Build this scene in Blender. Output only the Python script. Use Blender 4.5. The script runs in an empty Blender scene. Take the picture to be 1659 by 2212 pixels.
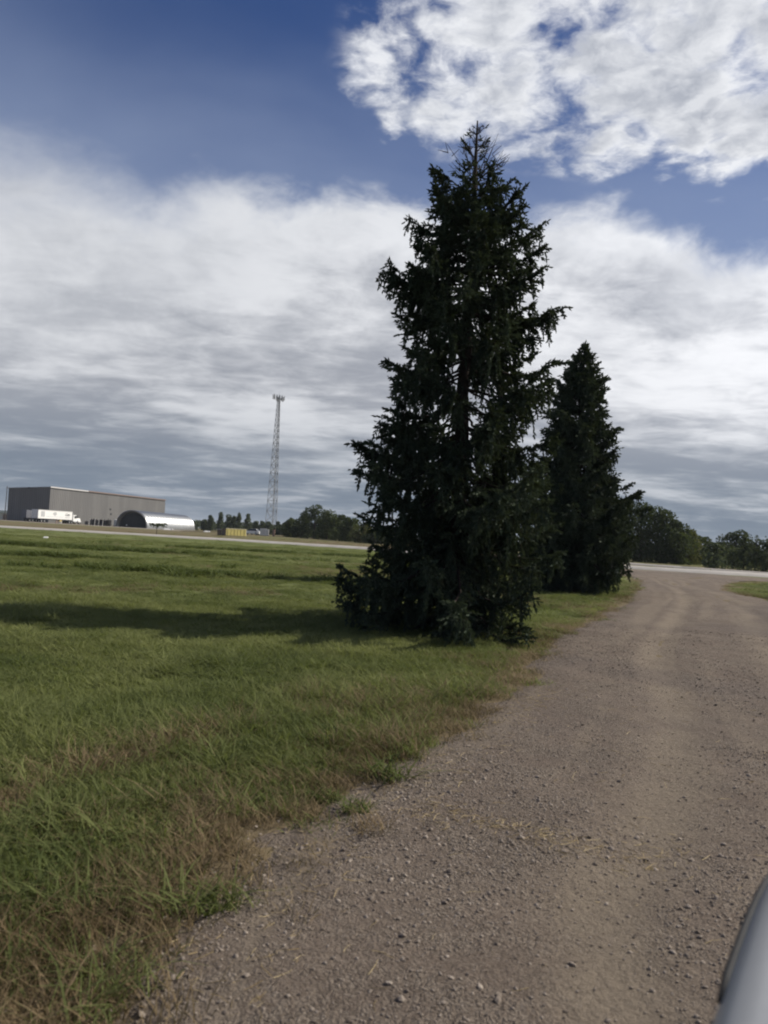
import bpy, bmesh, math
import numpy as np
from mathutils import Vector, Matrix

S = bpy.context.scene
COL = S.collection
rad = math.radians

# ------------------------------------------------------------------ camera
EYE = Vector((0.0, 0.0, 1.5))
PITCH, ROLL = rad(1.95), rad(3.1)
fw = Vector((0, math.cos(PITCH), math.sin(PITCH)))
r0, u0 = Vector((1, 0, 0)), Vector((0, -math.sin(PITCH), math.cos(PITCH)))
rt = r0 * math.cos(ROLL) + u0 * math.sin(ROLL)
up = u0 * math.cos(ROLL) - r0 * math.sin(ROLL)
cd = bpy.data.cameras.new('camera')
cam = bpy.data.objects.new('camera', cd)
COL.objects.link(cam)
m3 = Matrix((rt, up, -fw)).transposed()
cam.matrix_world = Matrix.Translation(EYE) @ m3.to_4x4()
cd.sensor_fit = 'VERTICAL'
cd.sensor_height = 36.0
cd.lens = 36.0 * 1632 / 2212
cd.clip_start, cd.clip_end = 0.02, 12000
cd.dof.use_dof = True
cd.dof.focus_distance = 16.0
cd.dof.aperture_fstop = 3.6
S.camera = cam

# ------------------------------------------------------------------ sun, sky, exposure
SUN_EL, SUN_AZ = rad(38), rad(78)          # azimuth from the view axis (+Y) towards +X
sdir = Vector((math.sin(SUN_AZ) * math.cos(SUN_EL), math.cos(SUN_AZ) * math.cos(SUN_EL), math.sin(SUN_EL)))
sl = bpy.data.lights.new('sun', 'SUN')
sl.energy, sl.angle, sl.color = 4.8, rad(0.6), (1.0, 0.93, 0.82)
sun = bpy.data.objects.new('sun', sl)
COL.objects.link(sun)
sun.rotation_euler = (-sdir).to_track_quat('-Z', 'Y').to_euler()

S.view_settings.view_transform = 'Standard'
S.view_settings.look = 'None'
S.view_settings.exposure = 0.15
S.view_settings.gamma = 1.0
S.view_settings.use_curve_mapping = False
S.render.engine = 'CYCLES'
S.cycles.filter_width = 2.1
S.cycles.max_bounces = 6
S.cycles.diffuse_bounces = 3
S.cycles.glossy_bounces = 2
S.cycles.transparent_max_bounces = 8
S.cycles.use_denoising = True

W = bpy.data.worlds.new('World')
S.world = W
W.use_nodes = True
W.cycles.sampling_method = 'MANUAL'
W.cycles.sample_map_resolution = 1024


class NB:
    """small node-graph writer"""
    def __init__(s, tree):
        s.t = tree; s.n = tree.nodes; s.l = tree.links
    def new(s, kind, **kw):
        n = s.n.new(kind)
        for k, v in kw.items():
            setattr(n, k, v)
        return n
    def put(s, sock, v):
        if v is None:
            return
        if isinstance(v, bpy.types.NodeSocket):
            s.l.new(v, sock)
        else:
            if isinstance(v, (tuple, list)) and len(v) == 3 and sock.type == 'RGBA':
                v = (*v, 1)
            sock.default_value = v
    def m(s, op, a, b=None, c=None, clamp=False):
        n = s.new('ShaderNodeMath', operation=op, use_clamp=clamp)
        for i, v in enumerate((a, b, c)):
            s.put(n.inputs[i], v)
        return n.outputs[0]
    def v(s, op, a, b=None, scale=None):
        n = s.new('ShaderNodeVectorMath', operation=op)
        s.put(n.inputs[0], a)
        if b is not None: s.put(n.inputs[1], b)
        if scale is not None: s.put(n.inputs['Scale'], scale)
        return n.outputs['Value'] if op in ('DOT_PRODUCT', 'LENGTH') else n.outputs[0]
    def xyz(s, x, y, z):
        n = s.new('ShaderNodeCombineXYZ')
        for i, q in enumerate((x, y, z)):
            s.put(n.inputs[i], q)
        return n.outputs[0]
    def sep(s, v):
        n = s.new('ShaderNodeSeparateXYZ'); s.put(n.inputs[0], v)
        return n.outputs
    def noise(s, vec, scale, detail=4, rough=0.5, dist=0.0, color=False):
        n = s.new('ShaderNodeTexNoise')
        s.put(n.inputs['Vector'], vec)
        for k, q in (('Scale', scale), ('Detail', detail), ('Roughness', rough), ('Distortion', dist)):
            s.put(n.inputs[k], q)
        return n.outputs['Color' if color else 'Fac']
    def mix(s, f, a, b, mode='MIX'):
        n = s.new('ShaderNodeMix', data_type='RGBA', blend_type=mode)
        s.put(n.inputs['Factor'], f); s.put(n.inputs['A'], a); s.put(n.inputs['B'], b)
        for o in n.outputs:
            if o.type == 'RGBA':
                return o
    def put_mix(s): pass
    def ss(s, x, a, b):
        n = s.new('ShaderNodeMapRange', interpolation_type='SMOOTHSTEP')
        s.put(n.inputs[0], x); s.put(n.inputs[1], a); s.put(n.inputs[2], b)
        return n.outputs[0]


def _mix(s, f, a, b, mode='MIX'):
    n = s.new('ShaderNodeMix', data_type='RGBA', blend_type=mode)
    s.put(n.inputs[0], f); s.put(n.inputs[6], a); s.put(n.inputs[7], b)
    return n.outputs[2]
NB.mix = _mix


def build_sky():
    b = NB(W.node_tree)
    b.n.clear()
    out = b.new('ShaderNodeOutputWorld')
    bg = b.new('ShaderNodeBackground')
    bg.inputs['Strength'].default_value = 0.1
    b.l.new(bg.outputs[0], out.inputs[0])
    sky = b.new('ShaderNodeTexSky', sky_type='NISHITA', sun_disc=False)
    sky.sun_elevation, sky.sun_rotation = SUN_EL, SUN_AZ
    sky.air_density, sky.dust_density, sky.ozone_density = 1.0, 0.5, 3.0
    d = b.new('ShaderNodeTexCoord').outputs['Generated']
    x, y, z = b.sep(d)
    zc = b.m('ADD', b.m('MAXIMUM', z, 0.0), 0.06)
    px, py = b.m('DIVIDE', x, zc), b.m('DIVIDE', y, zc)
    p = b.xyz(px, py, 0.0)
    sunw = b.m('POWER', b.m('MAXIMUM', b.v('DOT_PRODUCT', d, tuple(sdir)), 0.0), 2.0)
    front = b.ss(y, -0.35, 0.25)
    blue = b.mix(1.0, sky.outputs[0], SKY_T, 'MULTIPLY')
    # thin high veil, thickening towards the lower deck
    vn = b.noise(p, 0.6, 5, 0.55, 0.5)
    veil = b.m('MULTIPLY', b.ss(b.m('ADD', z, b.m('MULTIPLY', b.m('SUBTRACT', vn, 0.5), 0.35)), 0.60, 0.34), 0.50)
    base = b.mix(veil, blue, (3.2, 3.85, 5.2))
    # ---- layered deck over the lower sky ahead
    up_ = b.ss(z, 0.10, 0.34)                                   # heaped towards its top, streaky below
    dz = b.v('MULTIPLY', d, (1.0, 1.0, 1.7))
    wv = b.v('SCALE', b.v('SUBTRACT', b.noise(dz, 4.0, 4, 0.55, 0.0, True), (0.5, 0.5, 0.5)), scale=0.12)
    nd = b.noise(b.v('ADD', dz, wv), 4.6, 12, 0.60, 0.0)
    n1 = b.noise(p, 1.0, 8, 0.52, 0.25)
    ratio = b.m('DIVIDE', x, b.m('MAXIMUM', y, 0.05))
    edge = b.m('SUBTRACT', 0.405, b.m('MULTIPLY', b.ss(ratio, 0.20, 0.52), 0.055))
    soft = b.m('ADD', 0.035, b.m('MULTIPLY', b.ss(ratio, -0.10, -0.5), 0.08))
    e0 = b.m('ADD', b.m('SUBTRACT', edge, z), b.m('ADD', b.m('MULTIPLY', b.m('SUBTRACT', nd, 0.5), 0.24), b.m('MULTIPLY', b.m('SUBTRACT', n1, 0.5), 0.07)))
    depth = b.m('DIVIDE', e0, soft)
    cov = b.m('MULTIPLY', b.ss(depth, -0.6, 1.0), front)
    zq = b.m('ADD', b.m('MAXIMUM', z, 0.0), 0.10)
    q = b.xyz(b.m('DIVIDE', x, zq), b.m('DIVIDE', y, zq), 3.7)
    n2 = b.noise(q, 0.80, 9, 0.52, 0.5)
    n3 = b.noise(b.v('MULTIPLY', q, (0.6, 1.0, 1.0)), 2.3, 8, 0.55, 0.4)
    nd2 = b.noise(b.v('ADD', b.v('ADD', dz, wv), (0.0, 0.0, 0.30)), 7.5, 10, 0.60, 0.2)
    n4 = b.noise(b.v('MULTIPLY', q, (0.8, 1.0, 1.0)), 5.2, 8, 0.62, 0.5)
    streak = b.m('ADD', b.m('MULTIPLY', n2, 0.48), b.m('ADD', b.m('MULTIPLY', n3, 0.30), b.m('MULTIPLY', n4, 0.22)))
    heap = b.m('ADD', b.m('MULTIPLY', nd2, 0.50), b.m('ADD', b.m('MULTIPLY', n2, 0.30), b.m('MULTIPLY', n4, 0.20)))
    mixn = b.m('ADD', b.m('MULTIPLY', streak, b.m('SUBTRACT', 1.0, b.m('MULTIPLY', up_, 0.75))), b.m('MULTIPLY', heap, b.m('MULTIPLY', up_, 0.75)))
    tone = b.ss(mixn, 0.40, 0.585)
    dcol = b.mix(tone, (3.4, 3.6, 4.1), (7.6, 7.75, 8.1))
    rim = b.m('MULTIPLY', b.ss(depth, 3.2, 0.2), b.m('ADD', 0.35, b.m('MULTIPLY', up_, 0.35)))
    dcol = b.mix(rim, dcol, (6.8, 7.0, 7.4))
    dcol = b.mix(1.0, dcol, b.xyz(*[b.m('ADD', 0.88, b.m('MULTIPLY', sunw, k)) for k in (0.74, 0.72, 0.70)]), 'MULTIPLY')
    hz = b.m('MULTIPLY', b.ss(z, 0.20, 0.02), 0.92)
    hz = b.m('MULTIPLY', hz, b.m('SUBTRACT', 1.0, b.m('MULTIPLY', b.ss(streak, 0.48, 0.66), 0.45)))
    dcol = b.mix(hz, dcol, (1.15, 1.6, 2.2))
    c1 = b.mix(cov, base, dcol)
    # ---- heaped fair-weather cloud on the sunward side, higher up
    warp = b.v('ADD', p, b.v('SCALE', b.v('SUBTRACT', b.noise(p, 6.0, 5, 0.55, 0, True), (0.5, 0.5, 0.5)), scale=0.10))
    f1 = b.noise(warp, 4.9, 12, 0.61, 0.0)
    vo = b.new('ShaderNodeTexVoronoi', feature='F1'); b.put(vo.inputs['Vector'], warp)
    vo.inputs['Scale'].default_value = 8.5; vo.inputs['Detail'].default_value = 1.0
    vo.inputs['Roughness'].default_value = 0.5
    puff = b.m('SUBTRACT', 1.0, b.m('MULTIPLY', vo.outputs['Distance'], 1.25))
    f2 = b.noise(b.v('ADD', warp, (0.028, 0.012, 0.0)), 4.9, 7, 0.61, 0.0)
    mac = b.noise(b.v('ADD', p, MAC), 2.3, 3, 0.5, 0.0)
    mx = b.ss(b.m('ADD', px, b.m('MULTIPLY', b.m('SUBTRACT', py, 1.5), 0.20)), -0.20, 0.16)
    my = b.ss(b.m('SUBTRACT', py, b.m('MULTIPLY', px, 0.15)), 1.76, 1.40)
    fld = b.m('MULTIPLY', mx, my)
    dens = b.m('ADD', b.m('ADD', b.m('ADD', b.m('MULTIPLY', f1, 1.9), b.m('MULTIPLY', puff, 0.34)), b.m('MULTIPLY', fld, 0.50)), b.m('MULTIPLY', b.m('SUBTRACT', mac, 0.5), 0.40))
    cc = b.m('MULTIPLY', b.ss(dens, 0.97, 1.50), b.ss(fld, 0.0, 0.12))
    lit = b.m('ADD', 0.5, b.m('MULTIPLY', b.m('SUBTRACT', f1, f2), 6.5), clamp=True)
    core = b.ss(b.m('ADD', dens, b.m('MULTIPLY', mac, 0.6)), 1.45, 1.95)
    lum = b.m('ADD', b.m('MULTIPLY', lit, 0.50), b.m('MULTIPLY', b.m('SUBTRACT', 1.0, core), 0.50), clamp=True)
    ccol = b.mix(lum, (4.0, 4.25, 4.85), (9.3, 9.4, 9.6))
    c2 = b.mix(cc, c1, ccol)
    c3 = b.mix(b.ss(z, -0.02, 0.0), (1.3, 1.3, 1.1), c2)
    b.put(bg.inputs['Color'], c3)


MAC = (0.37, 2.71, 0.53)
SKY_T = (0.34, 0.43, 0.65)
build_sky()

# ------------------------------------------------------------------ helpers
def ray(xd, yd):
    """direction through a point of the 1659 x 2212 reference frame"""
    return fw + rt * ((xd - 829.5) / 1632) + up * ((1106 - yd) / 1632)
def at(xd, yd, Y):
    d = ray(xd, yd)
    return EYE + d * (Y / d.y)
def gx(xd, Y, yd=1160):
    return at(xd, yd, Y).x

def tag(o, label=None, cat=None, group=None, kind=None):
    if label: o['label'] = label
    if cat: o['category'] = cat
    if group: o['group'] = group
    if kind: o['kind'] = kind
    return o
def link(name, me, mats=None, parent=None, loc=None):
    o = bpy.data.objects.new(name, me)
    COL.objects.link(o)
    if mats is not None and me is not None and not me.materials:
        for mm in (mats if isinstance(mats, (list, tuple)) else [mats]):
            me.materials.append(mm)
    if parent is not None: o.parent = parent
    if loc is not None: o.location = loc
    return o
def thing(name, label, cat, loc=(0, 0, 0), rz=0.0, group=None):
    o = bpy.data.objects.new(name, None)
    COL.objects.link(o)
    o.location = loc; o.rotation_euler = (0, 0, rz)
    o.empty_display_size = 0.2
    return tag(o, label, cat, group)
def np_mesh(name, verts, faces, smooth=False):
    """faces: (n,k) int array or list of arrays"""
    me = bpy.data.meshes.new(name)
    groups = [np.asarray(f) for f in (faces if isinstance(faces, list) else [faces]) if len(f)]
    verts = np.asarray(verts, dtype=np.float32)
    me.vertices.add(len(verts)); me.vertices.foreach_set('co', verts.ravel())
    nl = sum(g.size for g in groups); nf = sum(len(g) for g in groups)
    me.loops.add(nl); me.polygons.add(nf)
    me.loops.foreach_set('vertex_index', np.concatenate([g.ravel() for g in groups]).astype(np.int32))
    starts, c = [], 0
    for g in groups:
        starts.append(c + np.arange(len(g)) * g.shape[1]); c += g.size
    me.polygons.foreach_set('loop_start', np.concatenate(starts).astype(np.int32))
    me.polygons.foreach_set('use_smooth', np.full(nf, smooth))
    me.update(calc_edges=True)
    me.validate()
    return me
class MB:
    """collects simple solids into one mesh"""
    def __init__(s): s.v = []; s.f = []
    def add(s, vs, fs):
        k = len(s.v); s.v += [tuple(q) for q in vs]; s.f += [tuple(i + k for i in f) for f in fs]; return s
    def box(s, c, d, rz=0.0, top=(1, 1)):
        hx, hy, hz = d[0] / 2, d[1] / 2, d[2] / 2
        P = []
        for sz, (tx, ty) in ((-1, (1, 1)), (1, top)):
            for sx, sy in ((-1, -1), (1, -1), (1, 1), (-1, 1)):
                x, y = sx * hx * tx, sy * hy * ty
                P.append((c[0] + x * math.cos(rz) - y * math.sin(rz), c[1] + x * math.sin(rz) + y * math.cos(rz), c[2] + sz * hz))
        return s.add(P, [(3, 2, 1, 0), (4, 5, 6, 7), (0, 1, 5, 4), (1, 2, 6, 5), (2, 3, 7, 6), (3, 0, 4, 7)])
    def tube(s, pts, rads, n=6, cap=True):
        pts = [Vector(q) for q in pts]
        if not isinstance(rads, (list, tuple)): rads = [rads] * len(pts)
        V, Fc = [], []
        for i, q in enumerate(pts):
            t = (pts[min(i + 1, len(pts) - 1)] - pts[max(i - 1, 0)]).normalized()
            a = t.cross(Vector((0, 0, 1)) if abs(t.z) < 0.9 else Vector((1, 0, 0))).normalized(); c = t.cross(a)
            V += [q + (a * math.cos(2 * math.pi * k / n) + c * math.sin(2 * math.pi * k / n)) * rads[i] for k in range(n)]
        for i in range(len(pts) - 1):
            for k in range(n):
                Fc.append((i * n + k, i * n + (k + 1) % n, (i + 1) * n + (k + 1) % n, (i + 1) * n + k))
        if cap:
            Fc.append(tuple(range(n))[::-1]); Fc.append(tuple(range((len(pts) - 1) * n, len(pts) * n)))
        return s.add(V, Fc)
    def mesh(s, name, smooth=False):
        me = bpy.data.meshes.new(name); me.from_pydata(s.v, [], s.f)
        bm = bmesh.new(); bm.from_mesh(me); bmesh.ops.recalc_face_normals(bm, faces=bm.faces); bm.to_mesh(me); bm.free()
        if smooth: me.polygons.foreach_set('use_smooth', np.full(len(me.polygons), True))
        me.update(); return me
    def build(s, name, mat, parent=None, smooth=False, loc=None):
        return link(name, s.mesh(name, smooth), mat, parent, loc)

def vnoise(x, y, seed=0):
    """value noise 0..1 on numpy arrays"""
    x, y = np.asarray(x, float), np.asarray(y, float)
    xi, yi = np.floor(x).astype(np.int64), np.floor(y).astype(np.int64)
    fx, fy = x - xi, y - yi
    fx, fy = fx * fx * (3 - 2 * fx), fy * fy * (3 - 2 * fy)
    def h(a, c):
        n = (a * 374761393 + c * 668265263 + seed * 1442695041) & 0x7fffffff
        n = ((n ^ (n >> 13)) * 1274126177) & 0x7fffffff
        return ((n ^ (n >> 16)) & 0xffff) / 65535.0
    return (h(xi, yi) * (1 - fx) + h(xi + 1, yi) * fx) * (1 - fy) + (h(xi, yi + 1) * (1 - fx) + h(xi + 1, yi + 1) * fx) * fy
def fbm(x, y, seed=0, oct=4):
    s, a, t = 0, 1.0, 0
    for o in range(oct):
        s = s + a * vnoise(np.asarray(x) * 2 ** o, np.asarray(y) * 2 ** o, seed + o); t += a; a *= 0.5
    return s / t
def sstep(x, a, b):
    t = np.clip((np.asarray(x, float) - a) / (b - a), 0, 1); return t * t * (3 - 2 * t)

# ------------------------------------------------------------------ materials
def mat(name, col, rough=0.8, metal=0.0, var=0.15, scale=3.0, bump=0.0, bscale=20.0, spec=0.3, col2=None, gen=False, stretch=None):
    m = bpy.data.materials.new(name); m.use_nodes = True
    b = NB(m.node_tree); P = m.node_tree.nodes['Principled BSDF']
    vec = b.new('ShaderNodeTexCoord').outputs['Object']
    if stretch: vec = b.v('MULTIPLY', vec, stretch)
    n = b.noise(vec, scale, 5, 0.6)
    c2 = col2 or tuple(c * (1 - var) for c in col)
    c1 = tuple(min(1, c * (1 + var)) for c in col) if col2 is None else col
    b.put(P.inputs['Base Color'], b.mix(b.ss(n, 0.3, 0.7), c2, c1))
    P.inputs['Roughness'].default_value = rough
    P.inputs['Metallic'].default_value = metal
    P.inputs['Specular IOR Level'].default_value = spec
    if bump:
        bn = b.new('ShaderNodeBump'); bn.inputs['Strength'].default_value = bump; bn.inputs['Distance'].default_value = 0.02
        b.put(bn.inputs['Height'], b.noise(vec, bscale, 4, 0.6)); b.put(P.inputs['Normal'], bn.outputs[0])
    return m

def leaf_mat(name, a, c, attr=None, trans=0.25, rough=0.7, spec=0.08):
    """foliage: diffuse plus some light through the leaf; tone from a per-vertex or per-instance value"""
    m = bpy.data.materials.new(name); m.use_nodes = True
    b = NB(m.node_tree); b.n.clear()
    at_ = b.new('ShaderNodeAttribute', attribute_name='tone', attribute_type=attr or 'GEOMETRY')
    col = b.mix(at_.outputs['Fac'], a, c)
    P = b.new('ShaderNodeBsdfPrincipled'); b.put(P.inputs['Base Color'], col)
    P.inputs['Roughness'].default_value = rough; P.inputs['Specular IOR Level'].default_value = spec
    T = b.new('ShaderNodeBsdfTranslucent'); b.put(T.inputs['Color'], b.mix(0.5, col, (0.16, 0.2, 0.03), 'MIX'))
    mx = b.new('ShaderNodeMixShader'); mx.inputs[0].default_value = trans
    b.l.new(P.outputs[0], mx.inputs[1]); b.l.new(T.outputs[0], mx.inputs[2])
    o = b.new('ShaderNodeOutputMaterial'); b.l.new(mx.outputs[0], o.inputs[0])
    return m

# ------------------------------------------------------------------ plan of the place
EDGE_L = np.array([(-4.6, -8.0), (-2.65, -3.0), (-1.5, 0.0), (-0.72, 2.14), (-0.60, 3.09), (-0.36, 3.89), (0.12, 4.71), (0.70, 5.91), (1.49, 7.9), (2.85, 12.1), (6.46, 20.1), (10.18, 29.5), (13.6, 39.5), (14.9, 46.5), (13.5, 56.0), (8.0, 70.0)])
EDGE_R = np.array([(0.4, -10.0), (2.3, -5.0), (3.5, -2.0), (4.4, 0.5), (4.8, 1.4), (5.1, 2.2), (5.5, 3.2), (6.1, 4.8), (7.0, 7.2), (8.6, 11.5), (11.6, 20.0), (13.5, 26.3), (15.0, 33.3), (18.3, 40.5), (25.0, 49.5), (40.0, 50.0)])
ROAD = np.array([(-400, 178), (-120, 128), (-60, 111.5), (-28, 104.5), (-4, 93.5), (9, 80.5), (20, 68.6), (31, 62.0), (50, 52), (85, 36), (160, 5), (300, -60)])
TRACK = np.array([(18, 104), (24, 93), (31, 82), (36, 73.5), (46, 66), (70, 54), (130, 30), (240, -20)])

def resample(P, n):
    P = np.asarray(P, float)
    d = np.r_[0, np.cumsum(np.hypot(*np.diff(P, axis=0).T))]
    # Catmull-Rom through the points
    out = []
    for s in np.linspace(0, d[-1], n):
        i = min(max(np.searchsorted(d, s) - 1, 0), len(P) - 2)
        t = (s - d[i]) / (d[i + 1] - d[i])
        a, b_, c, e = P[max(i - 1, 0)], P[i], P[i + 1], P[min(i + 2, len(P) - 1)]
        out.append(0.5 * ((2 * b_) + (c - a) * t + (2 * a - 5 * b_ + 4 * c - e) * t ** 2 + (3 * b_ - a - 3 * c + e) * t ** 3))
    return np.array(out)
def pl_dist(x, y, P):
    best = np.full(np.shape(x), 1e9)
    for (ax, ay), (bx, by) in zip(P[:-1], P[1:]):
        L = (bx - ax) ** 2 + (by - ay) ** 2
        t = np.clip(((x - ax) * (bx - ax) + (y - ay) * (by - ay)) / L, 0, 1)
        best = np.minimum(best, np.hypot(x - ax - t * (bx - ax), y - ay - t * (by - ay)))
    return best
def inside(x, y, P):
    r = np.zeros(np.shape(x), bool); j = len(P) - 1
    for i in range(len(P)):
        (xi, yi), (xj, yj) = P[i], P[j]
        with np.errstate(divide='ignore', invalid='ignore'):
            r ^= ((yi > y) != (yj > y)) & (x < (xj - xi) * (y - yi) / (yj - yi + 1e-12) + xi)
        j = i
    return r
POLY = np.vstack([EDGE_L, EDGE_R[::-1]])
def drive_d(x, y):
    """signed distance to the gravel's edge, positive on the grass"""
    d = np.minimum(pl_dist(x, y, EDGE_L), pl_dist(x, y, EDGE_R))
    return np.where(inside(x, y, POLY), -d, d)
ROADF = resample(ROAD, 90)
def beyond_road(x, y):
    return y > np.interp(x, ROADF[:, 0], ROADF[:, 1])
def terrain(x, y):
    x, y = np.asarray(x, float), np.asarray(y, float)
    far = sstep(np.hypot(x, y), 118, 190) * sstep(x, 40, 0) * 0.5
    return far + (fbm(x * 0.35, y * 0.35, 5, 3) - 0.5) * 0.10 * sstep(np.hypot(x, y), 3, 12)
def gz(x, y): return float(terrain(x, y))

# ------------------------------------------------------------------ ground sheet
def axis(fine0, fine1, step, far0, far1, grow=1.16):
    mid = list(np.arange(fine0, fine1, step))
    hi, s = [mid[-1] + step], step
    while hi[-1] < far1: s *= grow; hi.append(hi[-1] + s)
    lo, s = [mid[0] - step], step
    while lo[-1] > far0: s *= grow; lo.append(lo[-1] - s)
    return np.array(lo[::-1] + mid + hi)
def dry_field(x, y):
    d = drive_d(x, y)
    n = fbm(x * 0.9, y * 0.9, 11, 4); n2 = fbm(x * 2.6, y * 2.6, 17, 3)
    near = np.exp(-(np.maximum(d, 0) / (0.25 + 0.66 * n)) ** 2) * (0.15 + 1.55 * n2)
    strip = np.exp(-((d - 1.45 - 0.3 * (n - .5)) / 0.17) ** 2) * sstep(y, 6.6, 4.8) * sstep(y, 2.2, 3.2) * (0.55 + 1.1 * n2)
    patch = sstep(fbm(x * 0.28, y * 0.45, 23, 4), 0.60, 0.74) * 0.5
    bey = beyond_road(x, y) * (0.35 + 0.5 * fbm(x * .05, y * .08, 31, 4))
    return np.clip(np.maximum.reduce([near * (d < 3), strip, patch * (np.hypot(x, y) > 4), bey]), 0, 1)

gxs, gys = axis(-9, 12, 0.16, -5000, 5000), axis(0.8, 18, 0.16, -400, 7000)
X, Y = np.meshgrid(gxs, gys)
Z = terrain(X, Y) - 0.0
V = np.stack([X.ravel(), Y.ravel(), Z.ravel()], 1)
nx, ny = len(gxs), len(gys)
I = np.arange(nx * ny).reshape(ny, nx)
Fq = np.stack([I[:-1, :-1].ravel(), I[:-1, 1:].ravel(), I[1:, 1:].ravel(), I[1:, :-1].ravel()], 1)
gme = np_mesh('ground', V, Fq, True)
dv = dry_field(V[:, 0], V[:, 1])
gme.attributes.new('dry', 'FLOAT', 'POINT').data.foreach_set('value', dv.astype(np.float32))

def ground_mat():
    m = bpy.data.materials.new('turf_soil'); m.use_nodes = True
    b = NB(m.node_tree); P = m.node_tree.nodes['Principled BSDF']
    pos = b.new('ShaderNodeNewGeometry').outputs['Position']
    flat = b.v('MULTIPLY', pos, (1, 1, 0))
    fine = b.noise(flat, 9.0, 6, 0.7)
    mid = b.noise(b.v('MULTIPLY', flat, (0.6, 1.0, 0)), 0.45, 6, 0.62, 0.3)
    big = b.noise(b.v('MULTIPLY', flat, (0.35, 1.0, 0)), 0.07, 5, 0.6)
    g = b.mix(b.ss(mid, 0.33, 0.68), (0.085, 0.105, 0.036), (0.180, 0.200, 0.075))
    g = b.mix(b.m('MULTIPLY', b.ss(big, 0.42, 0.66), 0.6), g, (0.185, 0.195, 0.085))
    g = b.mix(b.m('MULTIPLY', b.ss(fine, 0.35, 0.75), 0.45), g, (0.045, 0.06, 0.018))
    dry = b.new('ShaderNodeAttribute', attribute_name='dry').outputs['Fac']
    dn = b.ss(b.m('ADD', dry, b.m('MULTIPLY', b.m('SUBTRACT', fine, 0.5), 0.7)), 0.25, 0.75)
    br = b.mix(fine, (0.10, 0.078, 0.05), (0.20, 0.16, 0.10))
    b.put(P.inputs['Base Color'], b.mix(dn, g, br))
    P.inputs['Roughness'].default_value = 0.95; P.inputs['Specular IOR Level'].default_value = 0.05
    bn = b.new('ShaderNodeBump'); bn.inputs['Strength'].default_value = 0.9; bn.inputs['Distance'].default_value = 0.12
    h = b.m('ADD', b.m('MULTIPLY', mid, 0.9), b.m('MULTIPLY', b.noise(flat, 4.0, 6, 0.75), 0.5))
    b.put(bn.inputs['Height'], h); b.put(P.inputs['Normal'], bn.outputs[0])
    return m
tag(link('ground', gme, ground_mat()), 'green field of rough grass with dry brown patches by the gravel', 'ground', kind='structure')

# ------------------------------------------------------------------ gravel driveway
def strip(name, L, R, ncol, zf, wf=None):
    n = len(L)
    s = np.linspace(0, 1, ncol)
    Vx = L[:, None, :] * (1 - s)[None, :, None] + R[:, None, :] * s[None, :, None]
    Xs, Ys = Vx[..., 0], Vx[..., 1]
    Zs = zf(Xs, Ys)
    V = np.stack([Xs.ravel(), Ys.ravel(), Zs.ravel()], 1)
    I = np.arange(n * ncol).reshape(n, ncol)
    Fq = np.stack([I[:-1, :-1].ravel(), I[:-1, 1:].ravel(), I[1:, 1:].ravel(), I[1:, :-1].ravel()], 1)
    me = np_mesh(name, V, Fq, True)
    wd = np.hypot(*(R - L).T)
    dl = np.r_[0, np.cumsum(np.hypot(*np.diff((L + R) / 2, axis=0).T))]
    lat = (s[None, :] * wd[:, None]).ravel(); lon = np.repeat(dl, ncol)
    me.attributes.new('across', 'FLOAT', 'POINT').data.foreach_set('value', lat.astype(np.float32))
    me.attributes.new('along', 'FLOAT', 'POINT').data.foreach_set('value', lon.astype(np.float32))
    return me
def seg_resample(P, counts):
    out = []
    for i, c in enumerate(counts):
        a, b_, cc, e = P[max(i - 1, 0)], P[i], P[i + 1], P[min(i + 2, len(P) - 1)]
        for t in np.arange(c) / c:
            out.append(0.5 * ((2 * b_) + (cc - a) * t + (2 * a - 5 * b_ + 4 * cc - e) * t ** 2 + (3 * b_ - a - 3 * cc + e) * t ** 3))
    out.append(P[-1]); return np.array(out)
cnt = [8, 8, 10, 12, 12, 12, 12, 14, 18, 24, 30, 26, 22, 16, 14]
dl, dr = seg_resample(EDGE_L, cnt), seg_resample(EDGE_R, cnt)
wv = (dr - dl); wv /= np.hypot(*wv.T)[:, None]
dl, dr = dl - wv * 0.55, dr + wv * 0.55
def drive_z(x, y):
    d = -drive_d(x, y)                                     # positive inside the gravel
    d = d + (fbm(x * 1.7, y * 1.7, 41, 4) - 0.5) * 0.75 * sstep(np.hypot(x, y), 0, 3)
    e = sstep(d, -0.35, 0.30)
    bumps = (fbm(x * 2.2, y * 2.2, 47, 4) - 0.5) * 0.022 + (fbm(x * 9, y * 9, 53, 2) - 0.5) * 0.010
    rd = -drive_d(x, y)
    ruts = sum(np.exp(-((rd - c_ - (fbm(x * .3, y * .3, 57, 3) - .5) * .35) / .24) ** 2) for c_ in (1.55, 3.2)) * 0.03
    return terrain(x, y) + (e - 0.5) * 0.07 + bumps * e - ruts * e
DRV = strip('gravel_driveway', dl, dr, 110, drive_z)
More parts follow.
